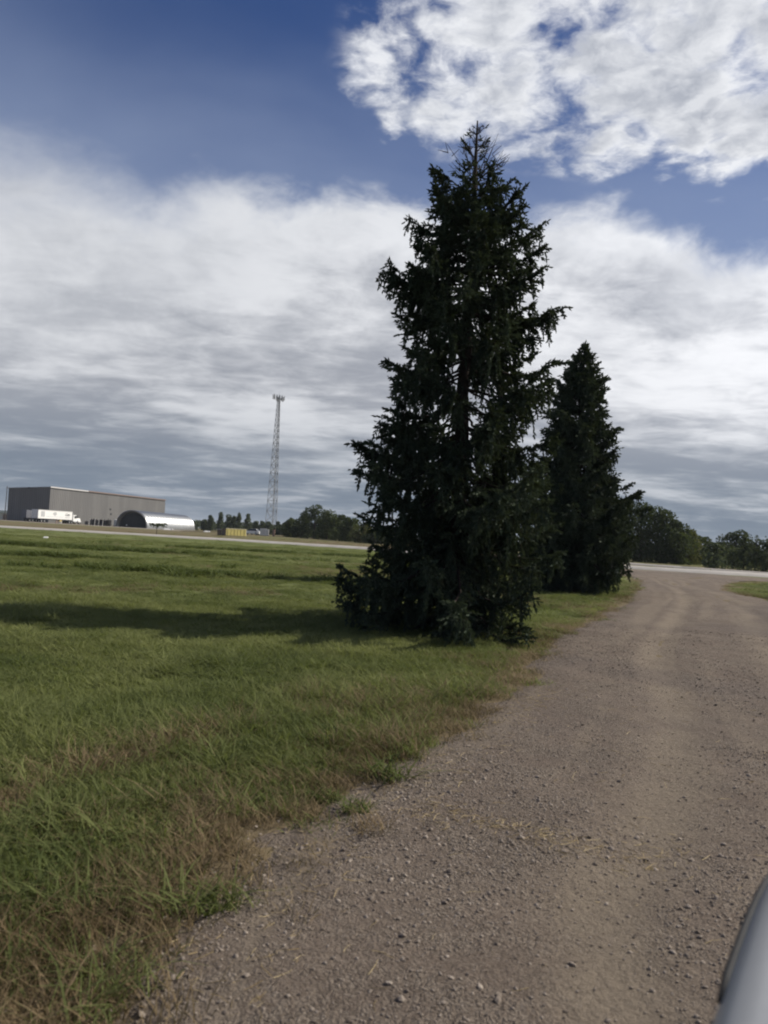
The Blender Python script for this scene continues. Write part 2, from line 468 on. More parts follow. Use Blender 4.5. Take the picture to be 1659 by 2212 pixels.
def gravel_mat():
    m = bpy.data.materials.new('gravel'); m.use_nodes = True
    b = NB(m.node_tree); P = m.node_tree.nodes['Principled BSDF']
    pos = b.new('ShaderNodeNewGeometry').outputs['Position']
    flat = b.v('MULTIPLY', pos, (1, 1, 0))
    ac = b.new('ShaderNodeAttribute', attribute_name='across').outputs['Fac']
    al = b.new('ShaderNodeAttribute', attribute_name='along').outputs['Fac']
    wob = b.m('ADD', ac, b.m('MULTIPLY', b.m('SUBTRACT', b.noise(flat, 0.35, 3, 0.5), 0.5), 0.7))
    tr = b.noise(b.xyz(wob, b.m('MULTIPLY', al, 0.035), 0.0), 1.5, 5, 0.6)
    lanes = None
    for c_ in (2.10, 3.75):                                   # the two ruts that cars keep to (0.55 is the verge overlap)
        g_ = b.ss(b.m('ABSOLUTE', b.m('SUBTRACT', wob, c_)), 0.42, 0.06)
        lanes = g_ if lanes is None else b.m('MAXIMUM', lanes, g_)
    track = b.m('MAXIMUM', b.m('MULTIPLY', b.ss(tr, 0.47, 0.60), 0.7), b.m('MULTIPLY', lanes, b.ss(b.noise(flat, 1.3, 5, 0.6), 0.25, 0.55)))   # packed wheel lines
    wj = b.v('ADD', flat, b.v('SCALE', b.v('SUBTRACT', b.noise(flat, 14.0, 3, 0.6, 0, True), (0.5, 0.5, 0.5)), scale=0.07))
    vor = b.new('ShaderNodeTexVoronoi'); b.put(vor.inputs['Vector'], wj); vor.inputs['Scale'].default_value = 70.0
    hue = b.sep(vor.outputs['Color'])
    dust = b.noise(flat, 0.9, 6, 0.65, 0.2)
    coarse = b.ss(b.noise(b.v('ADD', flat, (31.0, 7.0, 0.0)), 2.2, 5, 0.65), 0.40, 0.62)      # loose stones rather than fines
    loose = b.m('MULTIPLY', b.m('SUBTRACT', 1.0, b.m('MULTIPLY', track, 0.8)), b.m('ADD', 0.35, b.m('MULTIPLY', coarse, 0.65)))
    c = b.mix(b.ss(dust, 0.32, 0.7), (0.140, 0.109, 0.088), (0.200, 0.160, 0.129))
    c = b.mix(b.m('MULTIPLY', track, 0.80), c, (0.225, 0.187, 0.143))
    st = b.mix(hue[0], (0.085, 0.069, 0.056), (0.33, 0.285, 0.235))
    c = b.mix(b.m('MULTIPLY', loose, 0.55), c, st)
    c = b.mix(b.m('MULTIPLY', b.ss(b.noise(flat, 30.0, 4, 0.75), 0.45, 0.7), 0.45), c, (0.075, 0.060, 0.048))
    grey = b.ss(b.noise(b.v('ADD', flat, (5.0, 55.0, 0.0)), 0.16, 4, 0.6), 0.48, 0.62)
    c = b.mix(b.m('MULTIPLY', grey, 0.5), c, (0.118, 0.099, 0.090))
    b.put(P.inputs['Base Color'], c)
    P.inputs['Roughness'].default_value = 0.95; P.inputs['Specular IOR Level'].default_value = 0.1
    h = b.m('ADD', b.m('MULTIPLY', b.m('SUBTRACT', 1.0, vor.outputs['Distance']), b.m('MULTIPLY', loose, 0.42)),
            b.m('ADD', b.m('MULTIPLY', b.noise(flat, 26.0, 6, 0.75), 0.60), b.m('MULTIPLY', b.noise(flat, 5.0, 6, 0.7), 0.9)))
    bn = b.new('ShaderNodeBump'); bn.inputs['Strength'].default_value = 0.9; bn.inputs['Distance'].default_value = 0.055
    b.put(bn.inputs['Height'], h); b.put(P.inputs['Normal'], bn.outputs[0])
    return m
tag(link('gravel_driveway', DRV, gravel_mat()), 'brown gravel driveway with packed wheel tracks leading to the road', 'driveway', kind='structure')

# ------------------------------------------------------------------ public road, far track, yard
def ribbon(name, P, width, lift, n, mt, label, ncol=9):
    C = resample(P, n)
    t = np.gradient(C, axis=0); t /= np.hypot(*t.T)[:, None]
    nrm = np.stack([-t[:, 1], t[:, 0]], 1)
    me = strip(name, C + nrm * width / 2, C - nrm * width / 2, ncol, lambda x, y: terrain(x, y) + lift)
    # the outer columns run down into the ground: a low bank on each side
    co = np.zeros(len(me.vertices) * 3, np.float32); me.vertices.foreach_get('co', co); co = co.reshape(n, ncol, 3)
    co[:, [0, -1], 2] -= lift + 0.12; co[:, 1:-1, 2] += np.sin(np.linspace(0, math.pi, ncol - 2)) * 0.03
    me.vertices.foreach_set('co', co.ravel()); me.update()
    return tag(link(name, me, mt), label, name.replace('_', ' '), kind='structure')
def road_mat(name, a, c, dark):
    m = bpy.data.materials.new(name); m.use_nodes = True
    b = NB(m.node_tree); P = m.node_tree.nodes['Principled BSDF']
    flat = b.new('ShaderNodeNewGeometry').outputs['Position']
    ac = b.new('ShaderNodeAttribute', attribute_name='across').outputs['Fac']
    n = b.noise(flat, 0.6, 6, 0.65)
    k = b.mix(b.ss(n, 0.3, 0.7), a, c)
    lane = b.ss(b.noise(b.xyz(ac, 0, 0), 1.1, 2, 0.5), 0.45, 0.62)
    b.put(P.inputs['Base Color'], b.mix(b.m('MULTIPLY', lane, 0.4), k, dark))
    P.inputs['Roughness'].default_value = 0.75; P.inputs['Specular IOR Level'].default_value = 0.35
    return m
ribbon('road', ROAD, 5.4, 0.22, 160, road_mat('worn_paving', (0.36, 0.335, 0.30), (0.45, 0.42, 0.385), (0.30, 0.275, 0.245)), 'pale paved road crossing beyond the spruces')
ribbon('farm_track', TRACK, 3.4, 0.16, 60, road_mat('track_dust', (0.30, 0.27, 0.24), (0.40, 0.37, 0.33), (0.26, 0.235, 0.205)), 'narrow pale track beyond the road in front of the trees')
ribbon('gravel_yard', np.array([(-300, 262), (-170, 243), (-112, 226), (-80, 208), (-62, 196), (-45, 188)]), 20, 0.05, 40, road_mat('yard_dust', (0.2, 0.165, 0.135), (0.27, 0.235, 0.2), (0.17, 0.15, 0.12)), 'bare brown yard in front of the warehouse')

# ------------------------------------------------------------------ scatter (what nobody could count)
PARK = bpy.data.collections.new('scatter_sources')     # not linked to the scene
def source_set(name, meshes, mt):
    c = bpy.data.collections.new(name)
    for i, me in enumerate(meshes):
        me.materials.append(mt)
        o = bpy.data.objects.new(f'{name}_{i:02d}', me); c.objects.link(o)
    return c
def scatter(name, coll, pts, rot, scl, tone, idx, label, cat):
    me = bpy.data.meshes.new(name)
    me.vertices.add(len(pts)); me.vertices.foreach_set('co', np.asarray(pts, np.float32).ravel())
    def attr(n, ty, arr, key):
        me.attributes.new(n, ty, 'POINT').data.foreach_set(key, np.ascontiguousarray(arr).ravel())
    attr('rot', 'FLOAT_VECTOR', np.asarray(rot, np.float32), 'vector')
    attr('scl', 'FLOAT_VECTOR', np.asarray(scl, np.float32), 'vector')
    attr('tone', 'FLOAT', np.asarray(tone, np.float32), 'value')
    attr('pick', 'INT', np.asarray(idx, np.int32), 'value')
    o = link(name, me)
    ng = bpy.data.node_groups.new(name + '_nodes', 'GeometryNodeTree')
    ng.interface.new_socket('Geometry', in_out='INPUT', socket_type='NodeSocketGeometry')
    ng.interface.new_socket('Geometry', in_out='OUTPUT', socket_type='NodeSocketGeometry')
    N, Lk = ng.nodes, ng.links
    gi, go = N.new('NodeGroupInput'), N.new('NodeGroupOutput')
    ip = N.new('GeometryNodeInstanceOnPoints')
    ci = N.new('GeometryNodeCollectionInfo'); ci.inputs[0].default_value = coll
    ci.inputs['Separate Children'].default_value = True; ci.inputs['Reset Children'].default_value = True
    def na(nm, ty):
        n = N.new('GeometryNodeInputNamedAttribute'); n.data_type = ty; n.inputs[0].default_value = nm
        return n.outputs[0]
    Lk.new(gi.outputs[0], ip.inputs['Points']); Lk.new(ci.outputs[0], ip.inputs['Instance'])
    ip.inputs['Pick Instance'].default_value = True
    Lk.new(na('pick', 'INT'), ip.inputs['Instance Index'])
    er = N.new('FunctionNodeEulerToRotation'); Lk.new(na('rot', 'FLOAT_VECTOR'), er.inputs[0])
    Lk.new(er.outputs[0], ip.inputs['Rotation']); Lk.new(na('scl', 'FLOAT_VECTOR'), ip.inputs['Scale'])
    Lk.new(ip.outputs[0], go.inputs[0])
    md = o.modifiers.new('scatter', 'NODES'); md.node_group = ng
    return tag(o, label, cat, kind='stuff')

def tuft(rng, nb, R, h, w, curl, spread):
    """a patch of nb curved tapering blades"""
    vs, f4, f3 = [], [], []
    for _ in range(nb):
        a = rng.uniform(0, 6.283); r = R * math.sqrt(rng.uniform()); bx, by = r * math.cos(a), r * math.sin(a)
        hh = h * rng.uniform(0.45, 1.1); la = rng.uniform(0, 6.283); le = hh * rng.uniform(0.1, spread)
        cu = curl * rng.uniform(0.3, 1.3); fa = la + rng.uniform(-0.9, 0.9) + 1.57
        ww = w * rng.uniform(0.6, 1.3); k = len(vs)
        for i, (t, wf) in enumerate(((0, 0.8), (0.38, 1.0), (0.72, 0.7))):
            d = le * t ** 1.4 + cu * hh * t ** 2.5
            z = hh * (t - 0.38 * cu * t ** 3)
            cx, cy = bx + d * math.cos(la), by + d * math.sin(la)
            dx, dy = math.cos(fa) * ww * wf / 2, math.sin(fa) * ww * wf / 2
            vs += [(cx - dx, cy - dy, z - 0.01), (cx + dx, cy + dy, z - 0.01)]
        d = le + cu * hh
        vs.append((bx + d * math.cos(la), by + d * math.sin(la), hh * (1 - 0.38 * cu * 1.1)))
        f4 += [(k, k + 1, k + 3, k + 2), (k + 2, k + 3, k + 5, k + 4)]; f3.append((k + 4, k + 5, k + 6))
    return np_mesh('tuft', np.array(vs), [np.array(f4), np.array(f3)])

rng = np.random.default_rng(7)
green_m = leaf_mat('grass_blade', (0.100, 0.125, 0.044), (0.238, 0.256, 0.100), 'INSTANCER', 0.45, 0.6)
dry_m = leaf_mat('dry_blade', (0.115, 0.082, 0.045), (0.29, 0.22, 0.135), 'INSTANCER', 0.2, 0.7)
G = source_set('grass_tufts', [tuft(rng, 46, 0.13, 0.095, 0.006, 0.6, 0.6) for _ in range(4)] + [tuft(rng, 40, 0.11, 0.165, 0.007, 1.0, 0.7) for _ in range(3)], green_m)
D = source_set('dry_tufts', [tuft(rng, 44, 0.11, 0.10, 0.0035, 0.5, 1.1) for _ in range(3)] + [tuft(rng, 30, 0.10, 0.17, 0.004, 0.7, 0.9) for _ in range(3)], dry_m)

def wedge(n, ra, rb, half=40, power=1.0):
    """points in front of the viewpoint, evenly dense in area"""
    a = rng.uniform(-rad(half), rad(half), n)
    r = np.sqrt(rng.uniform(ra ** 2, rb ** 2, n))
    return r * np.sin(a), r * np.cos(a)
gp, gr, gs, gt, gi_ = [], [], [], [], []
dp, dr_, ds, dt, di = [], [], [], [], []
for (n, ra, rb, half, sc, tall) in ((9000, 1.9, 7, 50, 1.0, 1.0), (19000, 7, 16, 48, 1.25, 0.85), (17000, 16, 36, 44, 1.9, 0.75), (6000, 0, 5, 180, 1.0, 0.9), (8000, 36, 75, 36, 3.0, 0.75), (3000, 75, 150, 36, 5.0, 0.7)):
    x, y = wedge(n, ra, rb, half)
    d = drive_d(x, y) + (fbm(x * 1.7, y * 1.7, 41, 4) - 0.5) * -0.75
    keep = (d > 0.06 - 0.35 * rng.uniform(0, 1, len(x)) ** 5) & (pl_dist(x, y, ROADF) > 4.4 + 0.03 * np.hypot(x, y)) & (pl_dist(x, y, TRACK) > 2.2)
    x, y, d = x[keep], y[keep], d[keep]
    dry = dry_field(x, y)
    isd = rng.uniform(0, 1, len(x)) < dry * 0.95
    thin = rng.uniform(0, 1, len(x)) < np.where(d < 0.3, 0.62, 1.0)
    lush = fbm(x * 0.55, y * 0.55, 61, 4)
    for msk, (P_, R_, S_, T_, I_) in ((~isd & thin, (gp, gr, gs, gt, gi_)), (isd & thin, (dp, dr_, ds, dt, di))):
        xx, yy, ll = x[msk], y[msk], lush[msk]; k = len(xx)
        P_.append(np.stack([xx, yy, terrain(xx, yy)], 1))
        R_.append(np.stack([rng.normal(0, .08, k), rng.normal(0, .08, k), rng.uniform(0, 6.28, k)], 1))
        h = sc * rng.uniform(0.8, 1.25, k)
        S_.append(np.stack([h, h, tall * (0.55 + 0.95 * ll) * rng.uniform(0.75, 1.25, k)], 1))
        T_.append(np.clip(0.5 + (fbm(xx * 0.8, yy * 0.8, 71, 4) - 0.5) * 1.6 + rng.normal(0, 0.16, k), 0, 1))
        tallp = np.clip((ll - 0.45) * 2.2, 0.04, 0.85)
        nv, nt = (4, 3) if P_ is gp else (3, 3)
        I_.append(np.where(rng.uniform(0, 1, k) < tallp, nv + rng.integers(0, nt, k), rng.integers(0, nv, k)))
cat_ = np.concatenate
scatter('grass', G, cat_(gp), cat_(gr), cat_(gs), cat_(gt), cat_(gi_), 'rough green grass growing over the field beside the gravel', 'grass')
scatter('dry_grass', D, cat_(dp), cat_(dr_), cat_(ds), cat_(dt), cat_(di), 'dead brown grass along the edge of the gravel driveway', 'dry grass')

# darker rank weeds in streaks across the far field
wx, wy = [], []
for (cx, cy, lx, ly, n) in ((-18, 42, 6.5, 0.8, 300), (-9, 55, 5, .7, 90), (-14, 30, 3, .5, 90), (-6, 24, 2.5, .5, 60)):
    wx.append(cx + rng.normal(0, lx, n)); wy.append(cy + rng.normal(0, ly, n))
wx, wy = cat_(wx), cat_(wy); k = len(wx)
weed_m = leaf_mat('weed_blade', (0.055, 0.075, 0.022), (0.105, 0.13, 0.042), 'INSTANCER', 0.25)
WD = source_set('weed_tufts', [tuft(rng, 60, 0.2, 0.24, 0.014, 0.7, 0.9) for _ in range(3)], weed_m)
hh = rng.uniform(1.0, 1.9, k)
scatter('rank_weeds', WD, np.stack([wx, wy, terrain(wx, wy)], 1), np.stack([0 * wx, 0 * wx, rng.uniform(0, 6.28, k)], 1), np.stack([hh * 1.3, hh * 1.3, hh * 0.8], 1), rng.uniform(0, 1, k), rng.integers(0, 3, k), 'dark rank weeds in streaks across the field', 'weeds')

dry_solo = leaf_mat('dead_weed', (0.12, 0.085, 0.05), (0.27, 0.2, 0.12), None, 0.2)
weed_solo = leaf_mat('weed_leaf', (0.05, 0.07, 0.02), (0.13, 0.15, 0.05), None, 0.3)
for i, (xw, yw, sc, dryw, lb) in enumerate([(-0.06, 4.12, 0.8, 0, 'small green weed tuft standing out on the gravel'), (0.12, 4.72, 1.5, 0, 'wide low green weed clump at the edge of the gravel'), (0.02, 3.86, 1.0, 1, 'brown dead tuft on the gravel nearest the straw line'), (-0.62, 3.05, 1.1, 0, 'green weed clump at the brown edge in the foreground'), (-0.22, 4.32, 0.9, 0, 'green weed clump between the brown edge and the small tuft on the gravel'), (1.02, 6.75, 1.3, 1, 'brown dead clump at the gravel edge in the middle distance')]):
    me = tuft(rng, 90, 0.10, 0.11, 0.008 if not dryw else 0.004, 0.9, 1.2)
    me.attributes.new('tone', 'FLOAT', 'POINT').data.foreach_set('value', np.repeat(np.clip(rng.normal(.45, .25, 90), 0, 1), 1)[np.minimum(np.arange(len(me.vertices)) // 7, 89)].astype(np.float32))
    o = link('weed_clump', me, dry_solo if dryw else weed_solo, None, (xw, yw, float(max(drive_z(np.array(xw), np.array(yw)), terrain(xw, yw))))); o.scale = (sc, sc, sc)
    tag(o, lb, 'weed', 'weeds at the edge of the gravel')

# pebbles and straw on the driveway
def pebble(rng):
    bm = bmesh.new(); bmesh.ops.create_icosphere(bm, subdivisions=1, radius=0.5)
    sx, sy, sz = rng.uniform(0.8, 1.3), rng.uniform(0.7, 1.0), rng.uniform(0.45, 0.75)
    for v in bm.verts:
        v.co *= rng.uniform(0.78, 1.15); v.co.x *= sx; v.co.y *= sy; v.co.z *= sz
    me = bpy.data.meshes.new('pebble'); bm.to_mesh(me); bm.free(); return me
peb_m = leaf_mat('pebble_stone', (0.125, 0.102, 0.084), (0.36, 0.31, 0.262), 'INSTANCER', 0.0, 0.9)
PB = source_set('pebbles', [pebble(rng) for _ in range(6)], peb_m)
x, y = cat_([np.stack(wedge(75000, 1.9, 6.5, 46)), np.stack(wedge(60000, 6.5, 16, 36))], 1)
d = -drive_d(x, y)
okp = (d > -0.5) & (rng.uniform(0, 1, len(x)) < (0.25 + 0.75 * sstep(fbm(x * 1.1 + y * 0.1, y * 0.4, 83, 3), 0.40, 0.62)) * np.where(d < 0, 0.5, 1) * (1 - 0.75 * np.maximum(np.exp(-((d - 1.55) / .3) ** 2), np.exp(-((d - 3.2) / .3) ** 2))))
x, y = x[okp], y[okp]; k = len(x)
sz = np.exp(rng.normal(math.log(0.0095), 0.42, k)) * np.where(np.hypot(x, y) > 6.5, 1.3, 1.0)
sz = np.clip(sz, 0.004, 0.038)
scatter('pebbles', PB, np.stack([x, y, np.maximum(drive_z(x, y), terrain(x, y)) + sz * 0.12], 1), rng.uniform(0, 6.28, (k, 3)) * np.array([0.08, 0.08, 1]), np.repeat(sz[:, None], 3, 1), np.clip(rng.normal(0.42, 0.22, k), 0, 1), rng.integers(0, 6, k), 'loose grey and brown pebbles on the gravel driveway', 'pebbles')

def straw(rng):
    mb = MB(); n = 4; a = 0.0; p = Vector((0, 0, 0)); pts = [p.copy()]
    for i in range(n):
        a += rng.normal(0, 0.25); p = p + Vector((math.cos(a), math.sin(a), rng.normal(0, .08))) * 0.25; pts.append(p.copy())
    mb.tube(pts, [0.016, 0.016, 0.014, 0.012, 0.008], 3); return mb.mesh('straw')
ST = source_set('straws', [straw(rng) for _ in range(4)], leaf_mat('straw_stalk', (0.30, 0.22, 0.11), (0.52, 0.42, 0.24), 'INSTANCER', 0.1, 0.6))
x1, y1 = wedge(900, 2.0, 9, 40)
x2 = 0.25 + 1.5 * rng.beta(1.2, 1.8, 420); y2 = 4.05 - 0.16 * x2 + 0.1 * np.sin(x2 * 4) + rng.normal(0, 0.10, 420)
x3, y3 = wedge(9000, 2.0, 8, 40); e3 = np.abs(drive_d(x3, y3) + 0.1) < 0.35; x3, y3 = x3[e3], y3[e3]
x, y = cat_([x1, x2, x3]), cat_([y1, y2, y3])
ok_ = drive_d(x, y) < 0.5; x, y = x[ok_], y[ok_]; k = len(x)
sz = rng.uniform(0.02, 0.095, k)
scatter('straw', ST, np.stack([x, y, drive_z(x, y) + 0.006], 1), np.stack([rng.normal(0, .05, k), rng.normal(0, .1, k), rng.uniform(0, 6.28, k)], 1), np.repeat(sz[:, None], 3, 1), rng.uniform(0, 1, k), rng.integers(0, 4, k), 'thin pale straw scattered over the gravel', 'straw')

# ------------------------------------------------------------------ spruces
bark = mat('spruce_bark', (0.036, 0.029, 0.025), 0.95, var=0.4, scale=9, bump=0.8, bscale=30, spec=0.1)
needle = leaf_mat('spruce_needles', (0.028, 0.042, 0.033), (0.082, 0.106, 0.070), None, 0.12, 0.55)

def needle_mesh(name, P, Dv, ln, wd, tone, rng):
    """each shoot: three crossed jagged blades of needles"""
    n = len(P)
    Dv = Dv / np.linalg.norm(Dv, axis=1)[:, None]
    ref = np.where(np.abs(Dv[:, 2:3]) > 0.85, np.array([[1., 0, 0]]), np.array([[0, 0, 1.]]))
    A = np.cross(Dv, ref); A /= np.linalg.norm(A, axis=1)[:, None]
    B = np.cross(Dv, A)
    ph = rng.uniform(0, math.pi, n)
    V, F = [], []
    for j in range(3):
        th = ph + j * math.pi / 3
        s = A * np.cos(th)[:, None] + B * np.sin(th)[:, None]
        m1, m2 = rng.uniform(0.3, 0.6, (n, 1)), rng.uniform(0.3, 0.6, (n, 1))
        w1, w2 = wd[:, None] * rng.uniform(0.6, 1.35, (n, 1)), wd[:, None] * rng.uniform(0.6, 1.35, (n, 1))
        L = ln[:, None]
        q = np.stack([P, P + Dv * L * m1 + s * w1, P + Dv * L, P + Dv * L * m2 - s * w2], 1)
        V.append(q.reshape(-1, 3))
    V = np.concatenate(V)
    F = np.arange(len(V)).reshape(-1, 4)
    me = np_mesh(name, V, F)
    t = np.tile(np.repeat(tone, 4), 3).astype(np.float32)
    me.attributes.new('tone', 'FLOAT', 'POINT').data.foreach_set('value', t)
    return me
def tubes_mesh(name, paths, radii, n=4):
    """many tapering twigs as one mesh"""
    V, F, k = [], [], 0
    cs = [(math.cos(2 * math.pi * i / n), math.sin(2 * math.pi * i / n)) for i in range(n)]
    for pts, rr in zip(paths, radii):
        pts = np.asarray(pts); t = np.gradient(pts, axis=0); t /= np.linalg.norm(t, axis=1)[:, None] + 1e-9
        ref = np.where(np.abs(t[:, 2:3]) > 0.9, np.array([[1., 0, 0]]), np.array([[0, 0, 1.]]))
        a = np.cross(t, ref); a /= np.linalg.norm(a, axis=1)[:, None] + 1e-9; c = np.cross(t, a)
        rr = np.asarray(rr)[:, None]
        ring = np.stack([pts + (a * cx + c * cy) * rr for cx, cy in cs], 1)
        V.append(ring.reshape(-1, 3)); m = len(pts)
        I = k + np.arange(m * n).reshape(m, n); J = np.roll(I, -1, 1)
        F.append(np.stack([I[:-1], J[:-1], J[1:], I[1:]], -1).reshape(-1, 4)); k += m * n
    return np_mesh(name, np.concatenate(V), np.concatenate(F), True)

def spruce(root, H, prof, seed, step, per, dens, space=1.0, bare_top=0.0, deepen=0.5, open0=0.20, zmin=0.06, sh_len=(0.05, 0.088), sh_w=0.0135, extra=(), gaps=()):
    rng = np.random.default_rng(seed)
    prof = np.array(prof)
    def lim(z, az):
        s = 0.5 + 0.5 * math.cos(az)
        deep = 1 + deepen * math.sin(az) ** 2 * float(np.interp(z, [0, 0.45 * H, 0.8 * H], [1, 0.9, 0]))
        return (np.interp(z, prof[:, 0], prof[:, 1]) * (1 - s) + np.interp(z, prof[:, 0], prof[:, 2]) * s) * deep
    wob = rng.normal(0, 0.02, 14)
    tz = np.linspace(-0.1, H, 14)
    tp = np.stack([wob * sstep(tz, 0.5, 3), np.roll(wob, 3) * sstep(tz, .5, 3), tz], 1)
    tr = (0.155 * (1 - tz / H) ** 0.8 + 0.012) * (H / 8.8)
    tr[0] *= 1.35
    link('trunk', tubes_mesh('trunk', [tp], [tr], 12), bark, root)
    def trunk(z): return np.array([np.interp(z, tz, tp[:, 0]), np.interp(z, tz, tp[:, 1]), z])
    bp, br = [], []
    SP, SD, SL, ST_ = [], [], [], []
    def shoots(path, spacing, tone, wide=0.55, start=0.0):
        path = np.asarray(path); seg = np.diff(path, axis=0); L = np.linalg.norm(seg, axis=1); tot = L.sum()
        k = max(1, int(tot * (1 - start) / (spacing * space))); c = np.r_[0, np.cumsum(L)]
        s = (start + (1 - start) * (np.arange(k) + rng.uniform(0, 1, k)) / k) * tot
        i = np.clip(np.searchsorted(c, s) - 1, 0, len(seg) - 1)
        p = path[i] + seg[i] * ((s - c[i]) / (L[i] + 1e-9))[:, None]
        dv = seg[i] / (L[i] + 1e-9)[:, None] + rng.normal(0, wide, (k, 3))
        SP.append(p); SD.append(dv); SL.append(rng.uniform(*sh_len, k)); ST_.append(np.clip(tone + rng.normal(0, 0.15, k), 0, 1))
        # the end shoot
        SP.append(path[-1:]); SD.append(seg[-1:]); SL.append(np.array([sh_len[1]])); ST_.append(np.array([min(1, tone + .2)]))
    def branch(zt, az, L, up_, cover=1.0, big=False):
        u = zt / H
        slope = np.interp(u, [0, 0.25, 0.6, 0.8, 1.0], [-0.22, -0.20, -0.02, 0.32, 0.75]) + up_
        za = min(max(zt - slope * L, 0.25), H - 0.35)
        base = trunk(za); dirv = np.array([math.cos(az), math.sin(az), 0]); perp = np.array([-math.sin(az), math.cos(az), 0])
        t = np.linspace(0, 1, 12)[:, None]
        sag = np.interp(u, [0, .5, .8, 1], [0.20, 0.17, 0.06, 0.0]) * L
        wav = rng.normal(0, 0.02, (12, 1)) * L
        path = base + dirv * L * t + perp * (wav + rng.normal(0, .09) * L * t ** 2) + np.array([0, 0, 1]) * ((zt - za) * t - sag * np.sin(np.pi * t ** 1.35) * 1.0)
        bp.append(path); br.append((0.022 * (L / 1.6) ** 0.7) * (1 - t[:, 0]) ** 0.9 + 0.004)
        tone = np.clip(0.35 + 0.25 * rng.normal(), 0, 1)
        m = max(6, int(L / 0.046 * dens * cover))
        open_ = open0 * (0.6 if u < 0.25 else 1.5)
        for tt in open_ + (1 - open_) * np.sort(rng.uniform(0, 1, m)) ** 0.85:
            i = tt * 11; j = min(int(i), 10); p = path[j] + (path[j + 1] - path[j]) * (i - j)
            tang = path[j + 1] - path[j]; tang = tang / np.linalg.norm(tang)
            sd = rng.choice([-1, 1]); fl = (0.16 + 0.34 * (1 - tt) ** 0.7 * min(1, L / 1.3)) * rng.uniform(0.55, 1.2)
            kind = rng.uniform()
            if kind < 0.60:      # flat side branchlet
                dv = tang * 0.75 + perp * sd * rng.uniform(0.5, 1.0) + np.array([0, 0, rng.uniform(-0.45, 0.15)])
                drop = rng.uniform(0.1, 0.5)
            else:                 # hanging branchlet
                dv = tang * 0.25 + perp * sd * rng.uniform(0, 0.45) + np.array([0, 0, -rng.uniform(0.6, 1.2)])
                drop = rng.uniform(0.5, 1.1); fl *= np.interp(u, [0, .5, .85, 1], [1.15, 1.25, 0.9, 0.4])
            dv = dv / np.linalg.norm(dv); s = np.linspace(0, 1, 4)[:, None]
            tw = p + dv * fl * s + np.array([0, 0, -1]) * fl * drop * 0.5 * s ** 2
            if fl > 0.2: bp.append(tw); br.append(np.array([0.0045, 0.004, 0.003, 0.002]))
            shoots(tw, 0.0165 / dens ** 0.3, tone)
            if rng.uniform() < 0.5:
                shoots([tw[2], tw[2] + (perp * rng.uniform(-1, 1) + tang * 0.4 + np.array([0, 0, -0.3])) * fl * 0.4], 0.02, tone)
        shoots(path[6:], 0.008, tone + 0.1, 0.85)
    z = zmin
    ph = rng.uniform(0, 6.28)
    zt_top = H - max(0.35, bare_top)
    while z < zt_top:
        k = per + rng.integers(-1, 2) + (4 if z < 0.32 * H else 0)
        tier = rng.uniform(0.84, 1.07)
        for i in range(k):
            az = ph + 2 * math.pi * (i + rng.uniform(-0.35, 0.35)) / k
            zz = z + rng.normal(0, 0.06)
            R = lim(zz, az) * tier * float(np.interp(zz / H, [0, 0.12, 0.2, 0.7, 0.78, 1], [1.06, 1.06, 1, 1, 0.88, 0.86]))
            u = rng.uniform(); L = R * (rng.uniform(0.84, 1.10) if u < 0.55 else rng.uniform(0.45, 0.84))
            skip = False
            for (z0, z1, a0, a1, pr) in gaps:
                aa = (math.degrees(az)) % 360
                if z0 < zz < z1 and a0 <= aa <= a1 and rng.uniform() < pr: skip = True
            if not skip and L > 0.12: branch(max(zz, 0.05), az, L, rng.normal(0, 0.10) + (0.25 if z > .8 * H else 0))
        ph += 2.4; z += step * rng.uniform(0.75, 1.3) * float(np.interp(z / H, [0, 0.55, 0.9], [1, 0.9, 0.5]))
    for (zt, az, L, up_) in extra:
        branch(zt, rad(az), L, up_, 1.25)
    # top: thin, half bare twigs on the leader
    zb = zt_top - 0.1
    while zb < H - 0.06:
        for i in range(4):
            az = rng.uniform(0, 6.28); L = max(0.12, (H - zb) * rng.uniform(0.40, 0.72)) if bare_top else max(0.05, (H - zb) * rng.uniform(0.3, 0.5))
            b0 = trunk(zb); dv = np.array([math.cos(az), math.sin(az), rng.uniform(0.3, 1.0)]); dv /= np.linalg.norm(dv)
            t = np.linspace(0, 1, 5)[:, None]; pth = b0 + dv * L * t + np.array([0, 0, 1]) * L * 0.18 * t ** 2
            bp.append(pth); br.append(np.array([.008, .007, .006, .005, .003]))
            for _ in range(5 if bare_top else 2):
                tt = rng.uniform(.25, .95); p = b0 + dv * L * tt; d2 = dv + rng.normal(0, .6, 3); d2 /= np.linalg.norm(d2)
                tw = [p, p + d2 * L * .14, p + d2 * L * .26]; bp.append(np.array(tw)); br.append(np.array([.006, .005, .003]))
                if rng.uniform() < (0.16 if bare_top else 1.0): shoots(tw, 0.03, 0.4)
            if not bare_top: shoots(pth, 0.02, 0.4)
        zb += 0.10 if bare_top else 0.08
    if not bare_top: shoots([trunk(zt_top), trunk(H - .1), trunk(H)], 0.012, 0.4, 0.8)
    o = link('branches', tubes_mesh('branches', bp, br), bark, root); o['kind'] = 'stuff'
    P, Dv, ln, tn = cat_(SP), cat_(SD), cat_(SL), cat_(ST_)
    keep = P[:, 2] > 0.02; P, Dv, ln, tn = P[keep], Dv[keep], ln[keep], tn[keep]
    o = link('crown', needle_mesh('crown', P, Dv, ln, np.full(len(P), sh_w) * rng.uniform(.8, 1.25, len(P)), tn, rng), needle, root)
    print('SPRUCE', len(P), 'shoots', len(bp), 'twigs')

